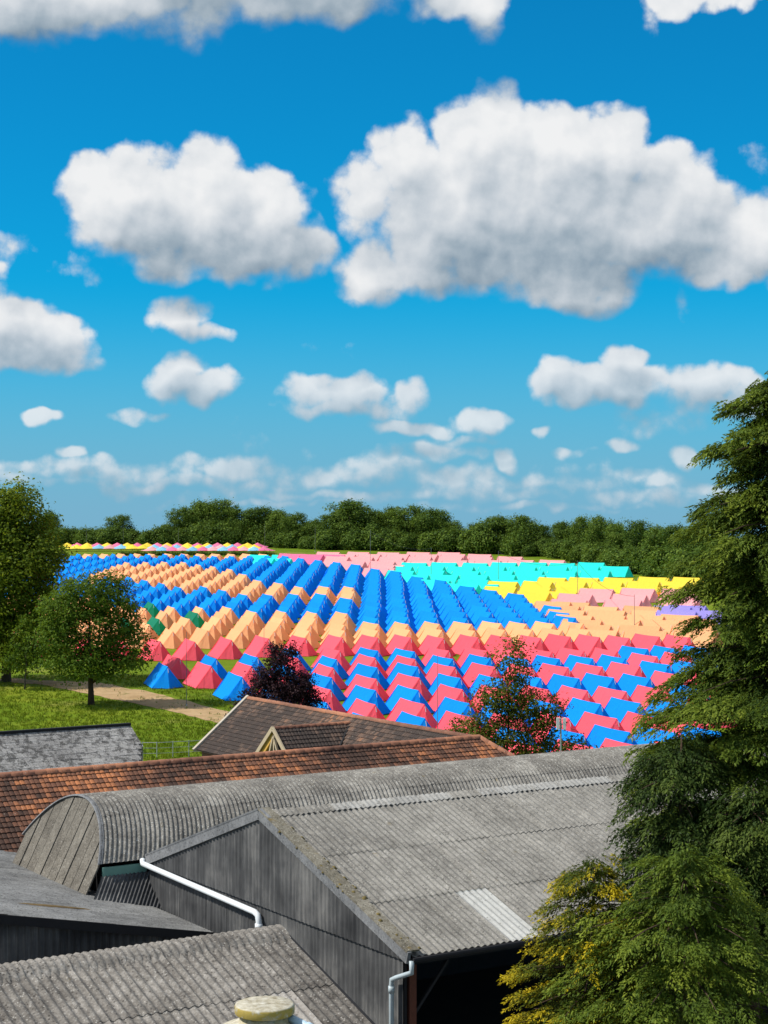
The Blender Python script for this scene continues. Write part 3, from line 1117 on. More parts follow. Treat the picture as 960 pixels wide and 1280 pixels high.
# hip end
hyp = Vector((EL + hw * 0.8, -hw, ze - hw * pe))
tile_slope(m, (EL + hw * 0.8, -hw, ze - hw * pe), (0, 1, 0), (-0.8, 0, pe), 2 * hw, math.hypot(hw * 0.8, hw * pe), keep=lambda s, t: abs(s - hw) < hw * (1 - t / math.hypot(hw * 0.8, hw * pe)))
ti = m.build('roof_tiles', M_TILE_E, E)
ti['kind'] = 'stuff'
m = MB()
r0, r1 = (0, 0, ze - 0.03), (EL, 0, ze - 0.03)
zb = ze - hw * pe - 0.03
underlay(m, [(0, -hw, zb), (EL + hw * 0.8, -hw, zb), r1, r0])
underlay(m, [(EL + hw * 0.8, -hw, zb), (EL + hw * 0.8, hw, zb), r1])
underlay(m, [(EL + hw * 0.8, hw, zb), (0, hw, zb), r0, r1])
m.build('roof_deck', M_TILE_F, E)
ridge_tiles(E, (0, 0, ze + 0.05), (EL, 0, ze + 0.05))
ridge_tiles(E, (EL, 0, ze + 0.03), (EL + hw * 0.8, -hw, zb + 0.08), name='hip_tile')
m = MB(); m.box((0.2, -hw + 0.25, -2.6), (EL + 3.6, hw - 0.25, zb - 0.02)); m.build('wall', M_BRICK, E)

# F: tiled wing with a small cross gable
FA, FB0, FB1, FZ, FH, FD = 22.3, 27.5, 49.3, 5.05, 3.1, 2.60
Fw = thing('tiled_house', 'brown tiled house wing with pale verge and small timber cross gable', 'house', farm(FA, FB0), UA)
FLn = FB1 - FB0
m = MB()
LSF = math.hypot(FH, FD)
# cross gable G measures (local a,b)
GB, GA0, GZr, GH, GD = 38.2 - FB0, -4.6, 4.78, 2.0, 1.75


def keepF(s, t):
    # s runs from far end to near along -b
    b = FLn - s
    z = FZ - FD + t / LSF * FD
    if abs(b - GB) < GH and z < GZr - abs(b - GB) / GH * GD - 0.05:
        return False
    return True


tile_slope(m, (-FH, FLn, FZ - FD), (0, -1, 0), (FH, 0, FD), FLn, LSF, keep=keepF, tw=0.19, tl=0.26)
ti = m.build('roof_tiles', M_TILE_F, Fw); ti['kind'] = 'stuff'
m = MB()
zb = FZ - FD - 0.03
underlay(m, [(-FH, FLn, zb), (-FH, 0, zb), (0, 0, FZ - 0.03), (0, FLn, FZ - 0.03)])
underlay(m, [(FH, 0, zb), (FH, FLn, zb), (0, FLn, FZ - 0.03), (0, 0, FZ - 0.03)])
m.build('roof_deck', M_TILE_F, Fw)
ridge_tiles(Fw, (0, FLn, FZ + 0.05), (0, 0.3, FZ + 0.05), r=0.13)
m = MB(); m.bar((0.13, FLn * 0.62, FZ + 0.02), (0.13, 1.0, FZ + 0.02), 0.1, 0.1); m.build('mortar_bed', M_MORTAR, Fw)
m = MB(); m.bar((-FH - 0.15, FLn + 0.06, zb + 0.02), (0.05, FLn + 0.06, FZ + 0.10), 0.22, 0.16); m.build('verge_coping', M_MORTAR, Fw)
m = MB(); m.box((-FH + 0.25, 0.2, -2.6), (FH - 0.25, FLn - 0.1, zb - 0.02)); m.build('wall', M_BRICK, Fw)
# the cross gable
m = MB()
LG = math.hypot(GH, GD)
gl = 4.4
tile_slope(m, (GA0, GB - GH, GZr - GD), (1, 0, 0), (0, GH, GD), gl, LG, keep=lambda s, t: (GA0 + s) < -(FZ - (GZr - GD + t / LG * GD)) / FD * FH + 0.25, tw=0.19, tl=0.26)
ti = m.build('cross_gable_tiles', M_TILE_F, Fw); ti['kind'] = 'stuff'
m = MB()
underlay(m, [(GA0, GB - GH, GZr - GD - 0.03), (-0.9, GB - GH, GZr - GD - 0.03), (-0.3, GB, GZr - 0.03), (GA0, GB, GZr - 0.03)])
underlay(m, [(-0.9, GB + GH, GZr - GD - 0.03), (GA0, GB + GH, GZr - GD - 0.03), (GA0, GB, GZr - 0.03), (-0.3, GB, GZr - 0.03)])
m.build('cross_gable_deck', M_TILE_F, Fw)
ridge_tiles(Fw, (GA0, GB, GZr + 0.04), (-0.35, GB, GZr + 0.04), r=0.11, step=0.36)
m = MB(); m.bar((-0.35, GB, GZr + 0.03), (-FH * 0.86, GB - GH, GZr - GD + 0.06), 0.14, 0.03); m.build('valley_lead', M_DARK, Fw)
for sgn in (-1, 1):
    m = MB(); m.bar((GA0 - 0.05, GB, GZr + 0.02), (GA0 - 0.05, GB + sgn * (GH + 0.1), GZr - GD - 0.05), 0.08, 0.2, up=(0, 0, 1)); m.build('barge_board', M_CREAM, Fw)
m = MB(); m.add([(GA0 + 0.25, GB, GZr - 0.25), (GA0 + 0.25, GB + GH, GZr - GD - 0.2), (GA0 + 0.25, GB + 0.35, GZr - GD - 0.2)], [(0, 1, 2)]); m.add([(GA0 + 0.25, GB, GZr - 0.25), (GA0 + 0.25, GB + 0.35, GZr - GD - 0.2), (GA0 + 0.25, GB - GH, GZr - GD - 0.2)], [(0, 1, 2)])
m.build('gable_infill', M_DARK, Fw)
m = MB(); m.bar((GA0 + 0.08, GB + 0.12, GZr - 0.3), (GA0 + 0.08, GB + GH * 0.92, GZr - GD - 0.2), 0.12, 0.26); m.build('gable_lining', M_OCHRE, Fw)
for (y0, y1) in ((0.02, 0.05), (0.1, -0.75), (0.1, 0.8)):
    m = MB(); m.bar((GA0 + 0.06, GB + y0, GZr - 0.35), (GA0 + 0.06, GB + y1, GZr - GD - 0.2), 0.1, 0.1); m.build('gable_strut', M_CREAM, Fw)

# H: mottled grey roof by the lawn
H = thing('slate_outbuilding', 'outbuilding with blotched black and white lichened roof beside the lawn', 'outbuilding', farm(0.0, 47.7), UA)
HZr, HP = 4.22, 0.60
hx = 14.6
m = MB()
n_ = 30
# roof slope as thick courses of stone slates, corner cut by the end hip
rows = 12
for r in range(rows):
    t0, t1 = r / rows, (r + 1) / rows + 0.015
    bl = lambda t: (-4.2 * (1 - t), HZr - 4.2 * HP * (1 - t))
    cut = lambda t: 0.0 if t > 0.66 else (0.66 - t) / 0.66 * 1.35
    c0 = 0.0
    while c0 < hx + 9.0:
        wd = random.uniform(0.45, 0.8)
        x0, x1 = -9.0 + c0, min(-9.0 + c0 + wd - 0.015, hx - cut(t0))
        c0 += wd
        if x1 - x0 < 0.08:
            continue
        (b0, z0), (b1, z1) = bl(t0), bl(t1)
        lf = random.uniform(0, 0.012)
        m.add([(x0, b0, z0 + 0.025 + lf), (x1, b0, z0 + 0.025 + lf), (x1, b1, z1 + 0.01 + lf), (x0, b1, z1 + 0.01 + lf), (x0, b0, z0), (x1, b0, z0)], [(0, 1, 2, 3), (4, 5, 1, 0)], random.random())
o = m.build('roof_slates', M_ROOF_H, H); o['kind'] = 'stuff'
m = MB()
underlay(m, [(-9, -4.2, HZr - 4.2 * HP - 0.03), (hx - 1.35, -4.2, HZr - 4.2 * HP - 0.03), (hx, -1.43, HZr - 1.43 * HP - 0.03), (hx, 0, HZr - 0.03), (-9, 0, HZr - 0.03)])
underlay(m, [(hx, 4.2, HZr - 4.2 * HP - 0.03), (-9, 4.2, HZr - 4.2 * HP - 0.03), (-9, 0, HZr - 0.03), (hx, 0, HZr - 0.03)])
m.build('roof_deck', M_ROOF_H, H)
m = MB(); m.bar((-9, 0, HZr + 0.05), (hx, 0, HZr + 0.05), 0.26, 0.12); m.build('ridge_capping', M_DARK, H)
m = MB()
za, zc = HZr - 1.43 * HP - 0.05, HZr - 4.2 * HP - 0.05
m.add([(hx + 0.03, -1.5, za), (hx - 1.32, -4.22, zc), (hx - 1.32, -4.22, -2.6), (hx + 0.03, -1.5, -2.6), (hx + 0.03, 4.0, -2.6), (hx + 0.03, 4.0, zc), (hx + 0.03, 0, HZr - 0.06)],
      [(0, 1, 2, 3), (3, 4, 5, 6, 0)])
m.build('end_wall', M_WHITEWALL, H)
m = MB(); m.box((-9, -4.1, -2.6), (hx - 1.4, -4.0, zc)); m.build('side_wall', M_BRICK, H)

# fence by the lawn
fp = [ground_at(178, 948), ground_at(196, 948), ground_at(216, 947), ground_at(236, 946), ground_at(254, 945)]
FN = thing('post_and_wire_fence', 'thin grey metal post and rail fence across the lawn behind tiled roof', 'fence', fp[0])
for p in fp:
    m = MB(); m.tube([p - fp[0] + Vector((0, 0, -0.1)), p - fp[0] + Vector((0, 0, 1.15))], 0.035, 6); m.build('post', M_STEEL, FN)
for h in (0.35, 0.72, 1.1):
    m = MB(); m.tube([p - fp[0] + Vector((0, 0, h)) for p in fp], 0.014 if h < 1 else 0.022, 5); m.build('rail' if h > 1 else 'wire', M_STEEL, FN)

# ------------------------------------------------------------------ tents
TC = {
    'red': (0.88, 0.115, 0.16), 'blue': (0.002, 0.27, 0.80), 'peach': (0.88, 0.455, 0.22), 'green': (0.012, 0.17, 0.11),
    'pink': (0.86, 0.40, 0.41), 'magenta': (0.78, 0.20, 0.36), 'teal': (0.03, 0.80, 0.70), 'yellow': (0.86, 0.68, 0.07), 'purple': (0.33, 0.28, 0.66), 'skyblue': (0.25, 0.55, 0.75),
}
TM = {k: mat_fabric('canvas_' + k, v) for k, v in TC.items()}
WORD = {'red': 'coral red', 'blue': 'bright blue', 'peach': 'peach orange', 'green': 'dark green', 'pink': 'pale pink', 'magenta': 'rose pink', 'teal': 'turquoise', 'yellow': 'yellow', 'purple': 'lilac', 'skyblue': 'sky blue'}
RL, TW2, TH, BELL = 2.10, 1.52, 1.98, 0.85


def tent_pieces():
    """roof_panel x2, end_panel x2, tape x2 as (name, verts, faces, smooth)"""
    out = []
    nx_, nt_ = 6, 4
    for sgn in (-1, 1):
        vs, fs = [], []
        for j in range(nt_ + 1):
            t = j / nt_
            for i in range(nx_ + 1):
                s = i / nx_
                x = -RL + 2 * RL * s
                sag_r = -0.05 * math.sin(math.pi * s) * (1 - t)
                y = sgn * (TW2 * t - 0.07 * math.sin(math.pi * t))
                z = TH * (1 - t) + sag_r - 0.04 * math.sin(math.pi * t) + 0.02
                if j == nt_:
                    y += sgn * 0.05 * (1 if i % 2 else -0.4)
                    z = 0.05 + (0.05 if i % 2 else 0.0)
                vs.append((x, y, z))
        for j in range(nt_):
            for i in range(nx_):
                a = j * (nx_ + 1) + i
                fs.append((a, a + 1, a + nx_ + 2, a + nx_ + 1))
        out.append(('roof_panel', vs, fs))
    for e in (-1, 1):
        vs = [(e * (RL - 0.01), 0, TH)]
        foot = (e * (RL - 0.05 + BELL), 0.0, 0.03)
        for (a, b) in (((e * (RL - 0.05), -TW2, 0.05), foot), (foot, (e * (RL - 0.05), TW2, 0.05))):
            for k in range(3 if a[1] < -0.1 else 4):
                pass
        ring = [(e * (RL - 0.05), -TW2, 0.04), (e * (RL + 0.33), -TW2 * 0.55, 0.06), (e * (RL - 0.05 + BELL), -0.02, 0.03), (e * (RL - 0.05 + BELL), 0.02, 0.03), (e * (RL + 0.33), TW2 * 0.55, 0.06), (e * (RL - 0.05), TW2, 0.04)]
        mids = []
        for k, r_ in enumerate(ring):
            f = 0.55
            pull = 0.05 if k in (1, 4) else 0.0
            mids.append((vs[0][0] * (1 - f) + r_[0] * f - e * pull, r_[1] * f, TH * (1 - f) + r_[2] * f))
        vs = vs + mids + ring
        fs = []
        for k in range(5):
            fs.append((0, 1 + k, 2 + k))
            fs.append((1 + k, 7 + k, 8 + k, 2 + k))
        out.append(('end_panel', vs, fs))
        t0, t1 = 0.10, 0.30
        ap, ft = Vector((e * RL, 0, TH)), Vector(foot)
        tv = []
        for t in (t0, t1):
            c = ap.lerp(ft, t) + Vector((e * 0.05, 0, 0.03))
            tv += [tuple(c + Vector((0, -0.028, 0))), tuple(c + Vector((e * 0.03, 0, 0.02))), tuple(c + Vector((0, 0.028, 0)))]
        out.append(('door_tie', tv, [(0, 1, 4, 3), (1, 2, 5, 4)]))
    return out


PIECES = tent_pieces()
TENT_MESH = {}
for cname in TC:
    L_ = []
    for (nm, vs, fs) in PIECES:
        me = bpy.data.meshes.new('tent_' + nm)
        me.from_pydata(vs, [], fs)
        me.materials.append(M_TIE if nm == 'door_tie' else TM[cname])
        if nm == 'roof_panel':
            me.polygons.foreach_set('use_smooth', [True] * len(me.polygons))
        me.update()
        L_.append((nm, me))
    TENT_MESH[cname] = L_

tents = []      # (x, y, theta_deg, colour, scale, block, where)


def nth(n):
    if 10 <= n % 100 <= 20:
        return '%dth' % n
    return '%d%s' % (n, {1: 'st', 2: 'nd', 3: 'rd'}.get(n % 10, 'th'))


def col_word(c):
    return '%s column out from the maple' % nth(c + 1) if c >= 0 else '%s column hidden behind the maple' % nth(-c)


K = 40600.0


def depth_ridge(y):
    return K / (y - 585.0)


# --- main field: column lines (px of the first red row) and row depths
colpx = [201.6, 244, 287, 330, 374, 419, 462.5, 504, 545, 586.5, 626, 663, 699, 736, 773, 810, 847]
D1 = depth_ridge(797)
colX = [(p - CX) / F * D1 for p in colpx]
front_y = [814, 823, 834, 847, 862, 879, 897, 915, 934]
theta0 = lambda X: 66 + max(-4, min(5, -X * 0.15))
nleft = 16
allX = [colX[0] - 3.68 * (nleft - i) for i in range(nleft)] + colX
for ci, X in enumerate(allX):
    c = ci - nleft
    px1 = CX + X * F / D1
    if c >= -3:
        tents.append((X, depth_ridge(797 + max(0, min(5, (4 - c) * 1.5))), theta0(X), 'red', 1.0, 'front', 'first row below the peach tents, ' + col_word(c)))
    # front rows
    if c >= 1:
        first_red = c >= 8
        seq = (['red'] if first_red else []) + ['blue', 'red'] * 6
        if c in (1,):
            seq = ['red', 'blue'] * 5
        if c == 5:
            seq = ['red', 'blue'] * 5
        if c in (14, 15, 16):
            seq = ['blue', 'red'] * 6
        for k, y in enumerate(front_y):
            d = depth_ridge(y - (1 if c in (1, 2, 3) else 0) - (3 if c >= 14 else 0))
            px = CX + X * F / d
            if c == 1 and (k == 0 or k > 2): continue
            if c == 2 and (k == 0 or k > 2): continue
            if c == 3 and (k == 0 or k > 3): continue
            if c == 4 and k > 4: continue
            if c == 5 and k > 5: continue
            if 6 <= c <= 8 and y > 905: continue
            if px > 885 or y > 940: continue
            idx = k - (1 if c in (1, 2, 3) else 0)
            tents.append((X, d, theta0(X), seq[idx], 1.0, 'front', '%s row below the peach tents, %s' % (nth(k + 2), col_word(c))))
    if c == 0:
        pass
    # rows behind
    tb = np.interp(X, [-60, -18.6, -6.1, 1.7, 8.5, 14.8, 21.4, 22.6, 23.5], [378, 364, 336, 311, 289, 268, 248, 226, 196])
    if X > 24:
        continue
    d = D1 + (8.6 if X > -3 else 8.0)
    if X >= -4.5:
        b1, b2, b3 = 214, 999, 999
    else:
        b1 = np.interp(X, [-60, -45, -38, -30, -23, -13, -5], [262, 258, 250, 240, 232, 228, 224])
        b2 = np.interp(X, [-60, -45, -38, -30, -23, -13, -5], [300, 298, 288, 275, 264, 256, 254])
        b3 = np.interp(X, [-60, -45, -38, -30, -23, -13, -5], [346, 346, 345, 330, 298, 276, 272])
    j = 0
    while d < tb + 2:
        px = CX + X * F / d
        if px > 10:
            colr = 'peach' if d < b1 else ('blue' if d < b2 else ('peach' if d < b3 else 'blue'))
            if X < -47 - (0 if d < 300 else 3) and d > 255:
                colr = 'blue'
            tents.append((X, d, theta0(X), colr, 1.0, 'main', '%s behind the red row, %s' % (nth(j + 1), col_word(c))))
        d += 7.9 + 0.25 * math.sin(ci * 1.7 + j)
        j += 1
# four green ones among the peach
for (gx, gy) in ((191, 756), (205, 772), (176, 772), (250, 768)):
    dd = depth_ridge(gy)
    gX = (gx - CX) / F * dd
    k = min(range(len(tents)), key=lambda i: (tents[i][0] - gX) ** 2 + ((tents[i][1] - dd) * 0.5) ** 2 + (1e6 if tents[i][3] == 'green' else 0))
    t_ = tents[k]
    tents[k] = t_[:3] + ('green',) + t_[4:]


BLOCKAT = {('peach', 753): 'beyond the blue columns', ('peach', 690.8): 'on the crest', ('purple', 758): 'beside the cypress', ('pink', 737): 'between yellow and peach'}


def block(rows, colr, th, S, block_name, sc=1.0, jitter=0.25):
    """rows: (ridge y, px from, px to)"""
    for ri, (y, p0, p1) in enumerate(rows):
        d = depth_ridge(y)
        x0, x1 = (p0 - CX) / F * d, (p1 - CX) / F * d
        n = max(1, int(round((x1 - x0) / S)))
        for i in range(n + 1):
            x = x0 + (x1 - x0) * i / n + random.uniform(-jitter, jitter)
            tents.append((x, d + random.uniform(-0.5, 0.5), th + random.uniform(-2, 2), colr, sc, block_name, '%s along the %s row of the block %s' % (nth(i + 1), nth(len(rows) - ri), BLOCKAT.get((colr, rows[0][0]), 'in the far field'))))


block([(711, 470, 475)], 'pink', 28, 5, 'far', 1.15)
block([(693.5, 362, 368), (694.5, 390, 416)], 'magenta', 30, 5.0, 'far', 1.2)
block([(697, 424, 440), (703, 440, 478), (708, 478, 490), (694, 430, 600), (697.5, 450, 640), (701.5, 490, 690), (691.5, 410, 560)], 'pink', 32, 5.8, 'far', 1.2)
block([(693, 322, 352), (697, 330, 352)], 'teal', 25, 4.4, 'far')
block([(704, 520, 740), (708.5, 500, 770), (714, 500, 745), (719, 520, 700), (725.5, 545, 640), (731, 580, 604)], 'teal', 26, 5.5, 'far', 1.12)
block([(723, 690, 860), (728, 628, 890), (735, 628, 850), (741, 668, 700)], 'yellow', 32, 6.0, 'far', 1.15)
block([(737, 745, 850), (744, 722, 850), (751, 712, 850)], 'pink', 32, 6.2, 'far', 1.15)
block([(758, 838, 862), (764, 846, 880)], 'purple', 25, 4.6, 'far', 1.1)
block([(753, 690, 716), (757.5, 700, 800), (763, 707, 812), (769, 716, 850), (775, 728, 870), (782, 738, 870), (788, 748, 870)], 'peach', 30, 5.2, 'far', 1.08)
# far top of the field
block([(690.8, 110, 330)], 'peach', 62, 3.4, 'far', 0.9)

tents.sort(key=lambda t: t[1])
front_names = {'front': 'tents pitched in the front rows', 'main': 'tents in the long main rows', 'far': 'tents in the far colour blocks'}
far_v, far_f, far_m, far_mats = [], [], [], []
for k, (x, y, th, colr, sc, blk, where) in enumerate(tents):
    jit = random.uniform(-2.5, 2.5)
    x += random.uniform(-0.12, 0.12)
    y += random.uniform(-0.25, 0.25)
    z = gz(x, y)
    rz = -math.radians(th + jit)
    s2 = sc * random.uniform(0.975, 1.025)
    slope = math.atan((gz(x, y + 1) - gz(x, y - 1)) / 2)
    if k < 300:
        lab = '%s ridge tent, %s' % (WORD[colr], where)
        root = thing('ridge_tent', lab, 'tent', (x, y, z), 0.0, '%s %s' % (WORD[colr], front_names[blk]))
        root.rotation_euler = (Matrix.Rotation(slope, 3, 'X') @ Matrix.Rotation(rz, 3, 'Z')).to_euler()
        fl = (1.1, 1.3, 0.86) if blk == 'far' else (1, 1, 1)
        root.scale = (s2 * fl[0], s2 * fl[1], s2 * fl[2] * random.uniform(0.97, 1.03))
        for (nm, me) in TENT_MESH[colr]:
            o = bpy.data.objects.new(nm, me)
            COL.objects.link(o)
            o.parent = root
    else:
        if TM[colr] not in far_mats:
            far_mats.append(TM[colr])
        mi = far_mats.index(TM[colr])
        fl = (1.1, 1.3, 0.86) if blk == 'far' else (1, 1, 1)
        M = Matrix.Translation((x, y, z)) @ Matrix.Rotation(slope, 4, 'X') @ Matrix.Rotation(rz, 4, 'Z') @ Matrix.Diagonal((s2 * fl[0], s2 * fl[1], s2 * fl[2], 1))
        for (nm, vs, fs) in PIECES:
            o_ = len(far_v)
            far_v.extend([tuple(M @ Vector(p)) for p in vs])
            mm = mi
            if nm == 'door_tie':
                if M_TIE not in far_mats:
                    far_mats.append(M_TIE)
                mm = far_mats.index(M_TIE)
            for fc in fs:
                far_f.append(tuple(i + o_ for i in fc)); far_m.append(mm)
me = bpy.data.meshes.new('far_tents')
me.from_pydata(far_v, [], far_f)
for mt in far_mats:
    me.materials.append(mt)
me.polygons.foreach_set('material_index', far_m)
me.update()
o = link('far_tents', me)
tag(o, 'hundreds of small tents in blue, pink, turquoise, yellow and peach up the slope', 'tents', kind='stuff')

# striped festival canopies on the crest
canopy_meshes = {}


def canopy_mesh(colr):
    if colr not in canopy_meshes:
        m = MB()
        n = 8
        for r_ in range(5):
            t = r_ / 4
            for k in range(n):
                a = 2 * math.pi * k / n
                rad = 2.6 * t
                z = 1.7 - 1.0 * (1 - (1 - t) ** 1.6) - (0.12 if k % 2 else 0) * t
                m.v.append((rad * math.cos(a) * 1.1, rad * math.sin(a), z)); m.c.append(0.5)
        for r_ in range(4):
            for k in range(n):
                k2 = (k + 1) % n
                m.f.append((r_ * n + k, r_ * n + k2, (r_ + 1) * n + k2, (r_ + 1) * n + k))
        canopy_meshes[colr] = m.mesh('canopy', TM[colr], True)
    return canopy_meshes[colr]


pm = MB(); pm.tube([(0, 0, 0), (0, 0, 1.7)], 0.05, 6)
pole_mesh = pm.mesh('pole', M_POLE)
rows_c = [(447, 84, 322, 12.5, ['yellow', 'magenta']), (433, 96, 318, 13.5, ['yellow', 'yellow', 'skyblue', 'pink', 'skyblue']), (420, 190, 330, 12, ['pink', 'skyblue', 'magenta'])]
for (d, p0, p1, st, cols) in rows_c:
    n = int((p1 - p0) / st)
    for i in range(n + 1):
        px = p0 + (p1 - p0) * i / n
        x = (px - CX) / F * d
        colr = cols[i % len(cols)]
        root = thing('canopy_tent', '%s peaked canopy, %s from the tall tree in %s crest row' % (WORD[colr], nth(i + 1), {447: 'the hindmost', 433: 'the middle', 420: 'the foremost'}[d]), 'canopy', (x, d, gz(x, d)), random.uniform(0, 0.6), '%s canopies on the crest' % WORD[colr])
        link('canopy', canopy_mesh(colr), root)
        link('pole', pole_mesh, root)

# ------------------------------------------------------------------ vegetation
L_OAK = mat_leaf('leaf_oak', (0.026, 0.054, 0.010), (0.080, 0.140, 0.020), (0.175, 0.245, 0.036))
L_LIME = mat_leaf('leaf_bright', (0.040, 0.075, 0.008), (0.13, 0.185, 0.014), (0.28, 0.33, 0.03), trans=0.45)
L_MAPLE = mat_leaf('leaf_maple', (0.024, 0.054, 0.006), (0.076, 0.138, 0.012), (0.165, 0.235, 0.022), trans=0.4)
L_COPPER = mat_leaf('leaf_copper', (0.006, 0.004, 0.008), (0.020, 0.010, 0.016), (0.055, 0.022, 0.022), trans=0.12)
L_ROWAN = mat_leaf('leaf_rowan', (0.028, 0.050, 0.007), (0.090, 0.120, 0.014), (0.23, 0.17, 0.03))
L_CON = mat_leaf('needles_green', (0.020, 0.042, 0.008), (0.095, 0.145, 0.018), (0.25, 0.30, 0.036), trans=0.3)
L_SHADE_CON = mat_leaf('needles_painted_shade', (0.010, 0.022, 0.006), (0.036, 0.064, 0.012), (0.09, 0.125, 0.02), trans=0.15)  # cypress needles with the shade of the conifer mass put into the colour
L_GOLD = mat_leaf('needles_gold', (0.022, 0.042, 0.006), (0.085, 0.115, 0.012), (0.50, 0.38, 0.012), trans=0.2)
B_GREY = mat_bark('bark_grey', (0.10, 0.085, 0.065))
B_BROWN = mat_bark('bark_brown', (0.075, 0.05, 0.035))


def rand_unit(n):
    v = rng.normal(size=(n, 3))
    return v / np.linalg.norm(v, axis=1, keepdims=True)


def leaf_quads(Pn, Nn, size, tint, aspect=0.6):
    """rhombic leaves at points Pn with normals Nn"""
    n = len(Pn)
    r = rand_unit(n)
    t = np.cross(Nn, r); t /= np.linalg.norm(t, axis=1, keepdims=True) + 1e-9
    b = np.cross(Nn, t)
    s = (size * rng.uniform(0.65, 1.3, n))[:, None]
    V = np.empty((n, 4, 3))
    V[:, 0] = Pn - t * s
    V[:, 1] = Pn - b * s * aspect + Nn * s * 0.18
    V[:, 2] = Pn + t * s
    V[:, 3] = Pn + b * s * aspect + Nn * s * 0.18
    Q = np.arange(n * 4).reshape(n, 4)
    return V.reshape(-1, 3), Q, np.repeat(tint, 4)


def crown_mesh(name, lobes, nclump, per, leaf, mat, clump_r, hollow=0.35, flat=0.75):
    """lobes: (cx,cy,cz,rx,ry,rz); leaf clumps spread through their outer volume"""
    lob = np.array(lobes, dtype=float)
    vol = lob[:, 3] * lob[:, 4] * lob[:, 5]
    pick = rng.choice(len(lob), size=nclump, p=(vol ** 0.75) / (vol ** 0.75).sum())
    u = rand_unit(nclump)
    rad = (hollow + (1 - hollow) * rng.random(nclump) ** 0.45)[:, None]
    C = lob[pick, :3] + u * rad * lob[pick, 3:6]
    ctint = rng.normal(0.5, 0.14, nclump)
    outn = u.copy()
    n = nclump * per
    idx = np.repeat(np.arange(nclump), per)
    g = rng.normal(size=(n, 3)) * clump_r * rng.uniform(0.6, 1.25, nclump)[idx][:, None]
    g[:, 2] *= flat
    Pn = C[idx] + g
    Nn = outn[idx] * 0.7 + rand_unit(n) * 0.8 + np.array([0, 0, 0.55])
    Nn /= np.linalg.norm(Nn, axis=1, keepdims=True)
    tint = np.clip(ctint[idx] + rng.normal(0, 0.13, n), 0, 1)
    V, Q, T = leaf_quads(Pn, Nn, leaf, tint)
    return np_mesh(name, V, Q, mat, T)


def limbs_mesh(name, height, r0, mat, nl=7, reach=0.5, first=0.3, seed=0, top=0.85):
    rr = random.Random(seed)
    m = MB()
    pts = [(0, 0, -0.3)]
    x = y = 0
    n = 7
    for i in range(1, n + 1):
        x += rr.uniform(-0.03, 0.03) * height; y += rr.uniform(-0.03, 0.03) * height
        pts.append((x * i / n, y * i / n, height * top * i / n))
    m.tube(pts, [r0 * (1.25 if i == 0 else (1 - 0.88 * i / n)) for i in range(n + 1)], 9)
    for k in range(nl):
        f = first + (0.92 - first) * k / nl
        z = height * top * f
        i = min(int(f * n), n - 1)
        p = Vector(pts[i]).lerp(Vector(pts[i + 1]), f * n - i)
        a = k * 2.4 + rr.uniform(-0.4, 0.4)
        L = height * reach * (1 - 0.5 * f) * rr.uniform(0.8, 1.1)
        dirv = Vector((math.cos(a), math.sin(a), 0.55))
        q1 = p + dirv * L * 0.5 + Vector((0, 0, L * 0.06))
        q2 = p + dirv * L + Vector((rr.uniform(-.1, .1) * L, rr.uniform(-.1, .1) * L, L * 0.1))
        rb = r0 * (1 - 0.8 * f) * 0.5
        m.tube([p, q1, q2], [rb, rb * 0.6, rb * 0.15], 6)
        for s in range(3):
            a2 = a + rr.uniform(-1, 1)
            e = q1 + Vector((math.cos(a2), math.sin(a2), rr.uniform(0.2, 0.9))) * L * 0.45
            m.tube([q1, q1.lerp(e, 0.5) + Vector((0, 0, 0.03 * L)), e], [rb * 0.45, rb * 0.3, rb * 0.08], 5)
    return m.mesh(name, mat, True)


def tree(name, label, cat, loc, trunk, crown, scale=(1, 1, 1), rz=0, group=None):
    t = thing(name, label, cat, loc, rz, group)
    t.scale = scale
    if trunk:
        link('trunk', trunk, t)
    link('crown', crown, t)
    return t


# --- far wood edge: six crown shapes in a unit of 12 m height
def lobed(seed, n=9, w=4.6, h=12.0, base=2.0):
    r = random.Random(seed)
    L = [(0, 0, h * 0.55, w * 0.72, w * 0.72, h * 0.36)]
    for k in range(n):
        a = r.uniform(0, 2 * math.pi)
        rad = r.uniform(0.35, 0.72) * w
        z = r.uniform(base + 1.3, h * 0.80)
        s = r.uniform(1.3, 2.3)
        L.append((rad * math.cos(a), rad * math.sin(a), z, s * 1.15, s * 1.15, s))
    for k in range(3):
        L.append((r.uniform(-1.4, 1.4), r.uniform(-1.4, 1.4), h - r.uniform(1.3, 2.2), 1.5, 1.5, 1.3))
    return L


far_crowns = [crown_mesh('crown', lobed(30 + k, 9 + k % 3, 4.2 + 0.35 * (k % 4)), 420, 20, 0.22, L_OAK, 0.55, 0.55) for k in range(6)]
far_trunks = [limbs_mesh('trunk', 11, 0.32, B_GREY, 6, 0.34, 0.25, 50 + k) for k in range(3)]
shrub_crowns = [crown_mesh('crown', [(0, 0, 1.7, 2.3, 2.0, 1.7), (1.3, 0, 1.2, 1.5, 1.5, 1.2), (-1.4, 0.2, 1.4, 1.4, 1.5, 1.3), (0.2, -0.3, 2.9, 1.2, 1.2, 0.9)], 190, 20, 0.19, L_OAK, 0.42, 0.5) for k in range(2)]

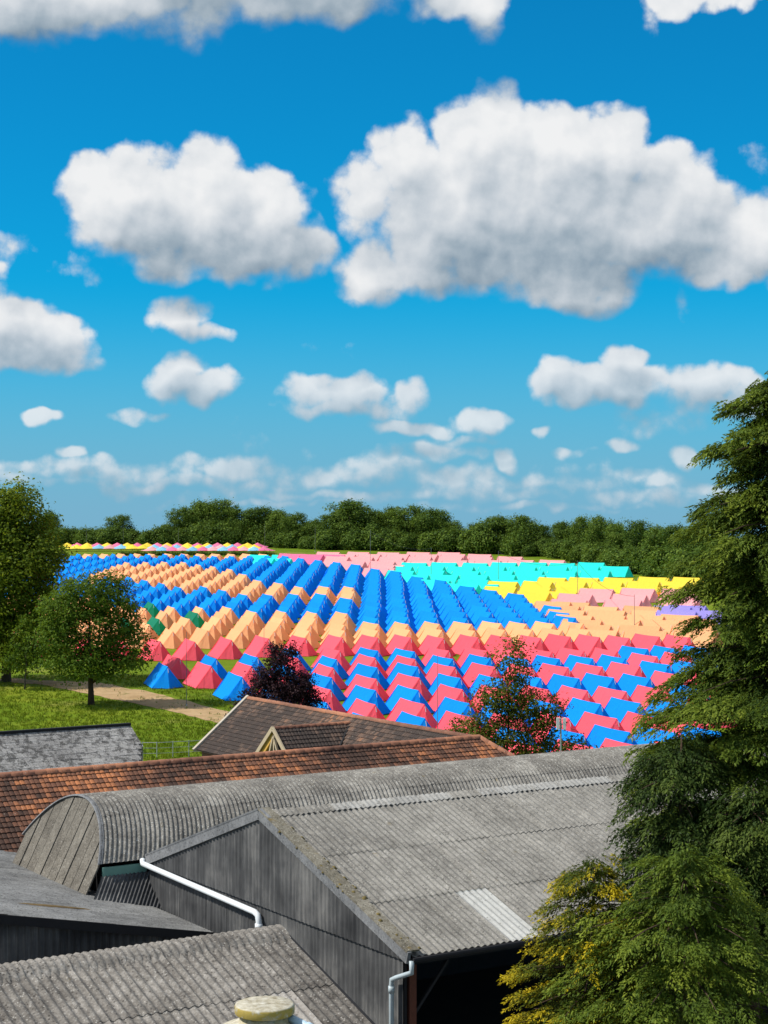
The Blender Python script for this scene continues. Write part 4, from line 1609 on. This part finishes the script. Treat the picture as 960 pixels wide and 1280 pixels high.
ox = [190, 200, 215, 235, 250, 275, 290, 305, 330, 345, 370, 388, 402, 420, 440, 462, 478, 490, 505, 530, 552, 568, 582, 600, 625, 655, 672, 690, 720, 742, 762, 790, 822, 850, 880, 920]
oy = [662, 655, 640, 624, 622, 620, 630, 632, 629, 634, 636, 644, 640, 628, 621, 624, 640, 634, 627, 628, 634, 648, 656, 646, 640, 641, 646, 652, 643, 640, 648, 646, 652, 650, 652, 655]
edge_px = [150, 330, 400, 560, 700, 760, 860, 960]
edge_d = [470, 466, 440, 424, 392, 352, 306, 290]
GROUP_W = 'trees in the wood edge beyond the tents'
WOOD = [(207, 653, 15), (228, 630, 18), (250, 621, 24), (274, 620, 23), (300, 632, 20), (328, 629, 25), (350, 634, 19), (371, 637, 19), (394, 647, 16), (412, 640, 17), (440, 620, 33), (468, 633, 18), (490, 630, 15), (513, 627, 27), (540, 631, 24),
        (563, 650, 15), (594, 651, 19), (622, 641, 28), (653, 641, 26), (679, 653, 17), (703, 648, 19), (726, 642, 19), (747, 640, 20), (771, 649, 18), (795, 646, 21), (820, 652, 19), (845, 650, 21), (872, 652, 21), (900, 655, 22)]
k = 0
for (px, ytop, hwp) in WOOD:
    for back in (0, 1):
        d = float(np.interp(px, edge_px, edge_d)) + 12 + random.uniform(-3, 5) + back * 14
        pxx = px + back * random.uniform(8, 14)
        yt = ytop + back * random.uniform(7, 13)
        x = (pxx - CX) / F * d
        z = gz(x, d)
        h = max(5.0, CAMZ - (yt - HZ) / F * d - z) / 12.6
        w = hwp / F * d / 4.6
        tree('broadleaf_tree', ('half hidden dark tree behind the %s' if back else 'rounded green tree, %s') % ('%s along the wood edge from the crest hedge' % nth(k // 2 + 1)), 'tree', (x, d, z), far_trunks[k % 3], far_crowns[k % 6], (w, w, h), random.uniform(0, 6.28), GROUP_W)
        k += 1
px = 188.0
si = 0
while px < 900:     # understorey along the foot of the wood
    d = float(np.interp(px, edge_px, edge_d)) + 4 + random.uniform(-1, 4)
    x = (px - CX) / F * d
    s = random.uniform(0.9, 1.65)
    si += 1
    tree('hedge_shrub', 'low leafy shrub, %s along the foot of the wood from the crest hedge' % nth(si), 'shrub', (x, d, gz(x, d) - 0.2), None, shrub_crowns[k % 2], (s * 1.15, s, s * random.uniform(0.9, 1.25)), random.uniform(0, 6.28), 'shrubs along the wood edge')
    px += random.uniform(10, 15)
    k += 1
# low hedge line between the main rows and the canopies
hp = []
for i in range(60):
    px = 150 + 190 * i / 59
    x = (px - CX) / F * 409
    hp.append((x, 409 + random.uniform(-0.3, 0.3), gz(x, 409) + 0.35 + random.uniform(-0.1, 0.1), 1.0, 0.6, 0.5))
hm = crown_mesh('low_hedge', hp, 900, 16, 0.13, L_OAK, 0.25, 0.3)
o = link('low_hedge', hm)
tag(o, 'low clipped hedge line between the tent rows and the canopies', 'hedge')
# far left: hedge, lone oak, hazy tree
px = 66.0
si = 0
while px < 196:
    d = 500 + random.uniform(-5, 12)
    x = (px - CX) / F * d
    z = gz(x, d)
    ytop = np.interp(px, [66, 120, 150, 175, 196], [660, 661, 659, 665, 672])
    s = max(0.8, (CAMZ - (ytop - HZ) / F * d - z) / 3.6)
    si += 1
    tree('hedge_shrub', 'clipped dark bush, %s along the crest hedge from the tall tree' % nth(si), 'shrub', (x, d, z - 0.2), None, shrub_crowns[k % 2], (s * 1.2, s, s), random.uniform(0, 6.28), 'hedge bushes on the crest')
    px += random.uniform(8, 11)
    k += 1
for (px, ytop, d, w, lab) in ((153, 641, 508, 0.95, 'lone spreading oak rising above the crest hedge'), (62, 636, 540, 0.9, 'dull grey green tree beyond the crest beside the tall bright tree'),
                              (205, 657, 500, 0.55, 'small round tree at the end of the crest hedge')):
    x = (px - CX) / F * d
    z = gz(x, d)
    h = (CAMZ - (ytop - HZ) / F * d - z) / 12.4
    tree('oak_tree', lab, 'tree', (x, d, z), far_trunks[1], far_crowns[k % 6], (w, w, h), 1.0 + k)
    k += 1

# --- left trees
gp = ground_at(8, 852)
cl = lobed(91, 16, 6.2, 21.5, 2.5)
cl += [(0, 0, 12, 5.2, 5.2, 9.0), (1.2, -1, 19, 2.6, 2.6, 3.2), (3.2, -2, 13.5, 2.8, 2.8, 3.0), (4.6, -1.5, 8.6, 2.6, 2.8, 3.2), (3.2, -2.5, 5.0, 3, 3, 2.6), (-3, -2, 16, 3, 3, 3.2), (2.4, -1, 17, 2.4, 2.2, 2.2), (1.0, -2, 3.4, 3.4, 2.8, 2.4), (4.6, -1, 4.2, 2.2, 2.4, 2.2), (-2.5, -2, 3.6, 3.2, 2.6, 2.6), (5.6, 0, 7.0, 1.6, 2.0, 1.8)]
tree('tall_tree', 'tall bright green leafy tree beside the sandy track', 'tree', (gp.x, gp.y, gp.z), limbs_mesh('trunk', 17, 0.42, B_GREY, 9, 0.3, 0.2, 3), crown_mesh('crown', [(c_[0], c_[1], c_[2] * 0.86) + tuple(c_[3:5]) + (c_[5] * 0.86,) for c_ in cl], 2700, 22, 0.165, L_LIME, 0.50, 0.4))
gp = ground_at(114, 881)
cl = [(0, -0.4, 6.6, 4.6, 3.2, 4.2), (-2.6, 0, 5.2, 2.6, 2.6, 2.2), (3.0, 0, 5.0, 2.4, 2.4, 2.3), (0, -1.5, 9.6, 2.4, 2.4, 1.8), (2.0, 0, 8.6, 2.2, 2.2, 2.0), (-2.2, 0, 8.2, 2.3, 2.3, 2.1), (-1.0, -2, 3.7, 2.8, 2.4, 1.4), (2.2, -1.5, 3.6, 2.4, 2.2, 1.3), (1.8, 0.5, 10.4, 1.2, 1.2, 1.0)]
tree('maple_tree', 'round maple with short trunk casting shade on the track', 'tree', gp, limbs_mesh('trunk', 10.5, 0.27, B_BROWN, 9, 0.42, 0.2, 4), crown_mesh('crown', cl, 1150, 22, 0.13, L_MAPLE, 0.36, 0.35))
gp = ground_at(31, 862)
tree('sapling', 'slender young tree with sparse leaves beside the maple', 'tree', gp, limbs_mesh('trunk', 6.2, 0.08, B_GREY, 7, 0.3, 0.25, 5), crown_mesh('crown', [(0, 0, 3.7, 1.6, 1.6, 2.2), (0, 0, 5.6, 0.7, 0.7, 1.2), (-1.0, 0, 2.6, 1.0, 1.0, 0.9)], 150, 14, 0.12, L_MAPLE, 0.28, 0.25))
# --- copper beech behind the tiled house
d = 118.0
p = P(350, 800, d)
gp = Vector((p.x, d, gz(p.x, d)))
hh = p.z - gp.z
cl = [(0, 0, hh * 0.46, 2.0, 2.0, hh * 0.34), (-1.8, 0, hh * 0.40, 1.5, 1.5, 1.5), (2.0, 0, hh * 0.36, 1.5, 1.5, 1.4), (0.1, 0, hh * 0.84, 0.9, 0.9, 1.1), (1.2, 0, hh * 0.64, 1.2, 1.2, 1.1), (-0.9, 0, hh * 0.70, 1.0, 1.1, 1.0),
      (-2.7, 0, hh * 0.25, 1.2, 1.2, 0.9), (2.9, 0, hh * 0.24, 1.1, 1.2, 1.0), (-1.9, 0, hh * 0.56, 0.7, 0.8, 0.6), (0.8, 0, hh * 0.93, 0.4, 0.4, 0.5), (-0.5, 0, hh * 0.92, 0.35, 0.35, 0.5), (2.2, 0, hh * 0.55, 0.6, 0.7, 0.5), (-3.2, 0, hh * 0.36, 0.5, 0.6, 0.4), (3.3, 0, hh * 0.38, 0.5, 0.6, 0.4)]
tree('copper_beech', 'dark purple leaved beech between the tiled house and the tents', 'tree', gp, limbs_mesh('trunk', hh * 0.9, 0.16, B_BROWN, 8, 0.36, 0.15, 6), crown_mesh('crown', cl, 2000, 22, 0.08, L_COPPER, 0.24, 0.15))
# --- rowan in front of the tents
d = 100.0
p = P(640, 792, d)
gp = Vector((p.x, d, gz(p.x, d)))
hh = p.z - gp.z
cl = [(0, 0, hh * 0.84, 1.1, 1.1, 1.35), (-0.3, 0, hh * 0.64, 1.7, 1.6, 1.3), (1.0, 0, hh * 0.57, 1.4, 1.4, 1.1), (-1.4, 0, hh * 0.46, 1.5, 1.5, 1.1), (0.2, 0, hh * 0.42, 2.0, 1.8, 1.3), (2.0, 0, hh * 0.36, 1.5, 1.4, 0.9), (-2.2, 0, hh * 0.30, 1.4, 1.5, 0.9), (-2.6, 0, hh * 0.22, 1.6, 1.5, 1.0), (0.4, 0, hh * 0.22, 2.4, 2.0, 1.2), (2.4, 0, hh * 0.2, 1.4, 1.4, 1.0), (3.1, 0, hh * 0.29, 0.8, 0.8, 0.5)]
tree('rowan_tree', 'airy rowan with bronze tinged leaves in front of the red and blue tents', 'tree', gp, limbs_mesh('trunk', hh * 0.98, 0.11, B_BROWN, 12, 0.36, 0.2, 8), crown_mesh('crown', [(c_[0] * 1.45, c_[1], c_[2]) + tuple(v_ * 1.12 for v_ in c_[3:]) for c_ in cl], 1050, 24, 0.09, L_ROWAN, 0.27, 0.15))


# --- conifers
def conifer(height, tiers, mat, seed, leaf=0.055, spray=0.42, per=44, dens=1.0, droop=0.4, gold=0.0, nb=7, tone=0.0):
    """tiers: (height, branch length); each branch carries drooping flat sprays of small leaflets"""
    r = np.random.default_rng(seed)
    m = MB()
    m.tube([(0, 0, -0.3), (0.05, 0, height * 0.4), (0, 0.05, height * 0.8), (0, 0, height)], [0.24 * height / 12, 0.17 * height / 12, 0.07 * height / 12, 0.015], 9)
    C, O, S, TT = [], [], [], []
    for ti, (z, R) in enumerate(tiers):
        for k in range(nb):
            a = math.pi + k * 2 * math.pi / nb + (r.uniform(-0.35, 0.35) if k else r.uniform(-0.1, 0.1)) + (0.45 * (ti % 2) if k else 0.0)
            L = R * (r.uniform(0.72, 1.05) if k else 1.0)
            zj = r.uniform(-0.3, 0.3) if k else 0.0
            ns = int(max(6, 24 * L * dens))
            t = 0.15 + 0.85 * r.random(ns) ** 0.8
            lat = r.normal(0, 1, ns) * (0.10 + 0.24 * L * (1 - t) ** 0.8)
            zz = z + zj + L * (0.20 * t - 0.26 * t ** 2) + r.normal(0, 0.055, ns) - 0.22 * np.abs(lat)
            ca, sa = math.cos(a), math.sin(a)
            P_ = np.stack([ca * L * t - sa * lat, sa * L * t + ca * lat, zz], 1)
            az = a + lat / max(0.4, L) * 0.9 + r.normal(0, 0.35, ns)
            o_ = np.stack([np.cos(az), np.sin(az), -droop * 0.6 + r.normal(0, 0.18, ns)], 1)
            o_ /= np.linalg.norm(o_, axis=1, keepdims=True)
            C.append(P_); O.append(o_)
            S.append(spray * r.uniform(0.6, 1.15, ns) * (0.75 + 0.25 * min(1, L)))
            TT.append(np.full(ns, r.normal(0.47 + tone, 0.13)) + gold * (t - 0.62) + 0.35 * (t - 0.6))
            if L > 0.7:
                bp = [(ca * L * q_ * 0.92, sa * L * q_ * 0.92, z + L * (0.16 * q_ - 0.22 * q_ * q_) - 0.04) for q_ in (0, 0.35, 0.7, 1.0)]
                m.tube(bp, [0.035 * L / 2, 0.022 * L / 2, 0.012, 0.005], 5)
    C, O, S, TT = np.concatenate(C), np.concatenate(O), np.concatenate(S), np.concatenate(TT)
    ns = len(C)
    idx = np.repeat(np.arange(ns), per)
    n = len(idx)
    s = np.tile((np.arange(per) + 0.5) / per, ns) + r.normal(0, 0.03, n)
    sd = np.where(np.tile(np.arange(per), ns) % 2 == 0, 1.0, -1.0)
    o_ = O[idx]
    side = np.cross(o_, np.array([0, 0, 1.0])); side /= np.linalg.norm(side, axis=1, keepdims=True) + 1e-9
    tilt = r.normal(0, 0.5, ns)[idx][:, None]
    side = side + np.array([0, 0, 1.0]) * tilt
    side /= np.linalg.norm(side, axis=1, keepdims=True)
    Ls = S[idx][:, None]
    off = (sd * r.random(n) ** 0.8 * 0.42 * (1.05 - s))[:, None]
    Pn = C[idx] + o_ * Ls * (s[:, None] - 0.35) + side * Ls * off
    Pn[:, 2] -= (Ls[:, 0] * droop * (np.clip(s, 0, 1) ** 2 + 0.9 * np.abs(off[:, 0])))
    t = o_ * 0.85 + side * sd[:, None] * 0.75 + r.normal(0, 0.28, (n, 3)) + np.array([0, 0, -0.35 * droop])
    t /= np.linalg.norm(t, axis=1, keepdims=True)
    nr = np.array([0, 0, 1.0]) + r.normal(0, 0.45, (n, 3)) + o_ * 0.3
    b = np.cross(nr, t); b /= np.linalg.norm(b, axis=1, keepdims=True) + 1e-9
    ll = (leaf * r.uniform(0.75, 1.6, n))[:, None]
    ww = ll * 0.20
    V = np.empty((n, 4, 3))
    V[:, 0] = Pn
    V[:, 1] = Pn + t * ll * 0.42 + b * ww
    V[:, 2] = Pn + t * ll + np.array([0, 0, -0.18]) * ll
    V[:, 3] = Pn + t * ll * 0.42 - b * ww
    T = np.clip(TT[idx] + r.normal(0, 0.10, n) + r.normal(0, 0.08, ns)[idx] + 0.16 * (s - 0.5) * (1 + gold), 0, 1)
    return m.mesh('trunk', B_BROWN, True), np_mesh('crown', V.reshape(-1, 3), np.arange(n * 4).reshape(-1, 4), mat, np.repeat(T, 4))


def place_conifer(name, label, px_, ytop, d, tiers, mat, seed, **kw):
    """tiers as (photo y, branch length in metres)"""
    p = P(px_, ytop, d)
    tz_ = [(CAMZ - (y - HZ) / F * d - GZ, R) for (y, R) in tiers]
    tr, cr = conifer(p.z - GZ, tz_, mat, seed, **kw)
    return tree(name, label, 'tree', (p.x, p.y, GZ), tr, cr)


place_conifer('tall_cypress', 'tall green cypress with drooping layered sprays rising above the wood edge', 990, 455, 34.0,
              [(466, 0.35), (484, 0.7), (504, 1.3), (532, 0.9), (556, 1.75), (590, 1.35), (622, 1.8), (655, 2.15), (692, 2.2), (730, 2.45), (770, 2.05), (806, 2.25), (845, 2.6), (885, 2.95), (925, 3.05), (970, 3.1), (1020, 3.1), (1060, 3.0), (1100, 3.1), (1145, 3.0), (1200, 3.0)],
              L_CON, 11, leaf=0.066, per=38, nb=14, dens=1.15, tone=-0.03)
place_conifer('painted_shade_cypress', 'cypress foliage with shade painted into its needles against the barn roof', 852, 918, 32.5,
              [(930, 0.4), (946, 0.9), (972, 1.15), (1002, 1.15), (1034, 1.2), (1066, 1.25), (1100, 1.3), (1145, 1.4), (1200, 1.4)], L_SHADE_CON, 12, droop=0.6, nb=10, dens=0.85, leaf=0.06, per=36)  # part of the same conifer mass; its shade is painted in the needles
place_conifer('shade_fill_cypress', 'cypress fill with shade painted into its needles, between tall and bushy cypress', 942, 985, 31.5,
              [(998, 0.4), (1015, 0.8), (1040, 1.0), (1070, 1.15), (1100, 1.25), (1140, 1.3), (1190, 1.4)], L_SHADE_CON, 15, droop=0.5, nb=9, dens=0.9, leaf=0.06, per=34)  # fills the dark gap; the shadow there is painted in the needles
place_conifer('bushy_cypress', 'bushy mid green cypress in front of the barn opening', 858, 1066, 29.0,
              [(1076, 0.4), (1094, 0.95), (1120, 1.05), (1146, 1.7), (1182, 1.6), (1216, 2.15), (1254, 2.0), (1296, 2.3), (1345, 2.2)], L_CON, 13, leaf=0.055, nb=10, dens=0.8, tone=-0.10)
place_conifer('golden_cypress', 'yellow tipped golden cypress beside the barn eaves', 742, 1080, 30.0,
              [(1090, 0.35), (1106, 0.65), (1130, 0.9), (1156, 1.05), (1180, 1.05), (1208, 1.35), (1238, 1.4), (1270, 1.4), (1308, 1.5)], L_GOLD, 14, leaf=0.048, spray=0.36, gold=0.9, nb=10, dens=0.95, per=36, droop=0.3)

# --- meadow grass tufts near the track and lawn
nt_ = 5200
pts = []
while len(pts) < nt_:
    gx_, gy_ = random.uniform(-10, 290), random.uniform(845, 952)
    ya_ = np.interp(gx_, [e[0] for e in top_e], [e[1] for e in top_e]) - 1.5
    yb_ = np.interp(gx_, [e[0] for e in bot_e], [e[1] for e in bot_e]) + 1.5
    if ya_ < gy_ < yb_ and random.random() < 0.9:
        continue
    pts.append(ground_at(gx_, gy_))
Pn = np.array([(p.x, p.y, p.z) for p in pts])
per = 5
idx = np.repeat(np.arange(nt_), per)
bx = Pn[idx] + rng.normal(0, 0.12, (nt_ * per, 3)) * np.array([1, 1, 0])
hgt = rng.uniform(0.07, 0.24, nt_ * per)
ln = rng.normal(0, 0.35, (nt_ * per, 2))
wv = rng.normal(0, 1, (nt_ * per, 2)); wv /= np.linalg.norm(wv, axis=1, keepdims=True)
V = np.empty((nt_ * per, 4, 3))
V[:, 0] = bx + np.c_[wv * 0.03, np.zeros(len(bx))]
V[:, 1] = bx - np.c_[wv * 0.03, np.zeros(len(bx))]
tip = bx + np.c_[ln * hgt[:, None], hgt]
V[:, 2] = tip - np.c_[wv * 0.008, np.zeros(len(bx))]
V[:, 3] = tip + np.c_[wv * 0.008, np.zeros(len(bx))]
L_GRASS = mat_leaf('grass_blades', (0.04, 0.085, 0.004), (0.10, 0.165, 0.007), (0.23, 0.25, 0.022), trans=0.3)
keep_i = []
me = np_mesh('grass', V.reshape(-1, 3), np.arange(len(V) * 4).reshape(-1, 4), L_GRASS, np.repeat(np.clip(rng.normal(0.5, 0.2, nt_)[idx], 0, 1), 4))
o = link('grass', me)
tag(o, 'short meadow grass on the lawn by the track', 'grass', kind='stuff')

# ------------------------------------------------------------------ poles, cables, signal mast
pole_spots = [(233, 150, 6.3, 'beside the front tents and the sandy track'), (547, 128, 6.6, 'standing among the front red and blue tents'), (330, 176, 5.5, 'between the red row and the copper beech'),
              (463, 318, 9.0, 'where the blue columns meet the pink block'), (539, 305, 6.5, 'at the edge of the turquoise block'), (623, 292, 6.5, 'between turquoise and yellow tents'), (722, 256, 6.8, 'between yellow and pink tents'),
              (793, 212, 5.0, 'in the plain peach block'), (394, 428, 6.0, 'before the wood edge behind the pink tents'), (331, 440, 6.5, 'at the corner of the wood edge'), (108, 478, 5.5, 'on the crest by the hedge'), (154, 478, 5.5, 'on the crest below the lone oak'),
              (179, 478, 5.5, 'on the crest at the hedge end'), (207, 474, 5.5, 'on the crest before the small round tree'), (223, 470, 5.0, 'on the crest before the tall wood')]
tops = {}
for (px, d, h, where) in pole_spots:
    x = (px - CX) / F * d
    z = gz(x, d)
    t = thing('mast', 'thin grey mast ' + where, 'mast', (x, d, z), 0, 'thin masts in the field')
    r_ = 0.028 if d < 200 else 0.04
    m = MB(); m.tube([(0, 0, -0.1), (0, 0, h)], [r_, r_ * 0.7], 6); m.build('pole', M_POLE, t)
    m = MB(); m.tube([(0, 0, 0), (0, 0, 0.12)], [r_ * 3, r_ * 2.4], 8); m.build('foot', M_STEEL, t)
    tops[px] = Vector((x, d, z + h))
for (a, b, lab) in ((623, 722, 'thin dark cable over the yellow tents'), (722, 793, 'thin dark cable over the pink and peach tents'), (463, 539, 'thin dark cable over the pink block')):
    pa, pb_ = tops[a] - Vector((0, 0, 0.2)), tops[b] - Vector((0, 0, 0.2))
    m = MB()
    m.tube([pa.lerp(pb_, t / 10) - Vector((0, 0, 1.2 * 4 * (t / 10) * (1 - t / 10))) for t in range(11)], 0.022, 5)
    tag(m.build('overhead_cable', M_DARK), lab, 'cable', 'cables between the masts')
p = P(701, 905, 98)
AM = thing('antenna_mast', 'short pole carrying two white upright boxes beside the rowan', 'mast', (p.x, p.y, gz(p.x, p.y)))
zt = p.z - gz(p.x, p.y)
m = MB(); m.tube([(0, 0, 0), (0, 0, zt + 0.35)], 0.05, 8); m.build('pole', M_STEEL, AM)
for dx in (-0.16, 0.20):
    m = MB(); m.box((dx - 0.08, -0.12, zt - 0.3), (dx + 0.08, 0.04, zt + 0.35)); m.build('box', M_WHITE, AM)
m = MB(); m.bar((-0.2, 0, zt), (0.24, 0, zt), 0.05, 0.05); m.build('bracket', M_STEEL, AM)
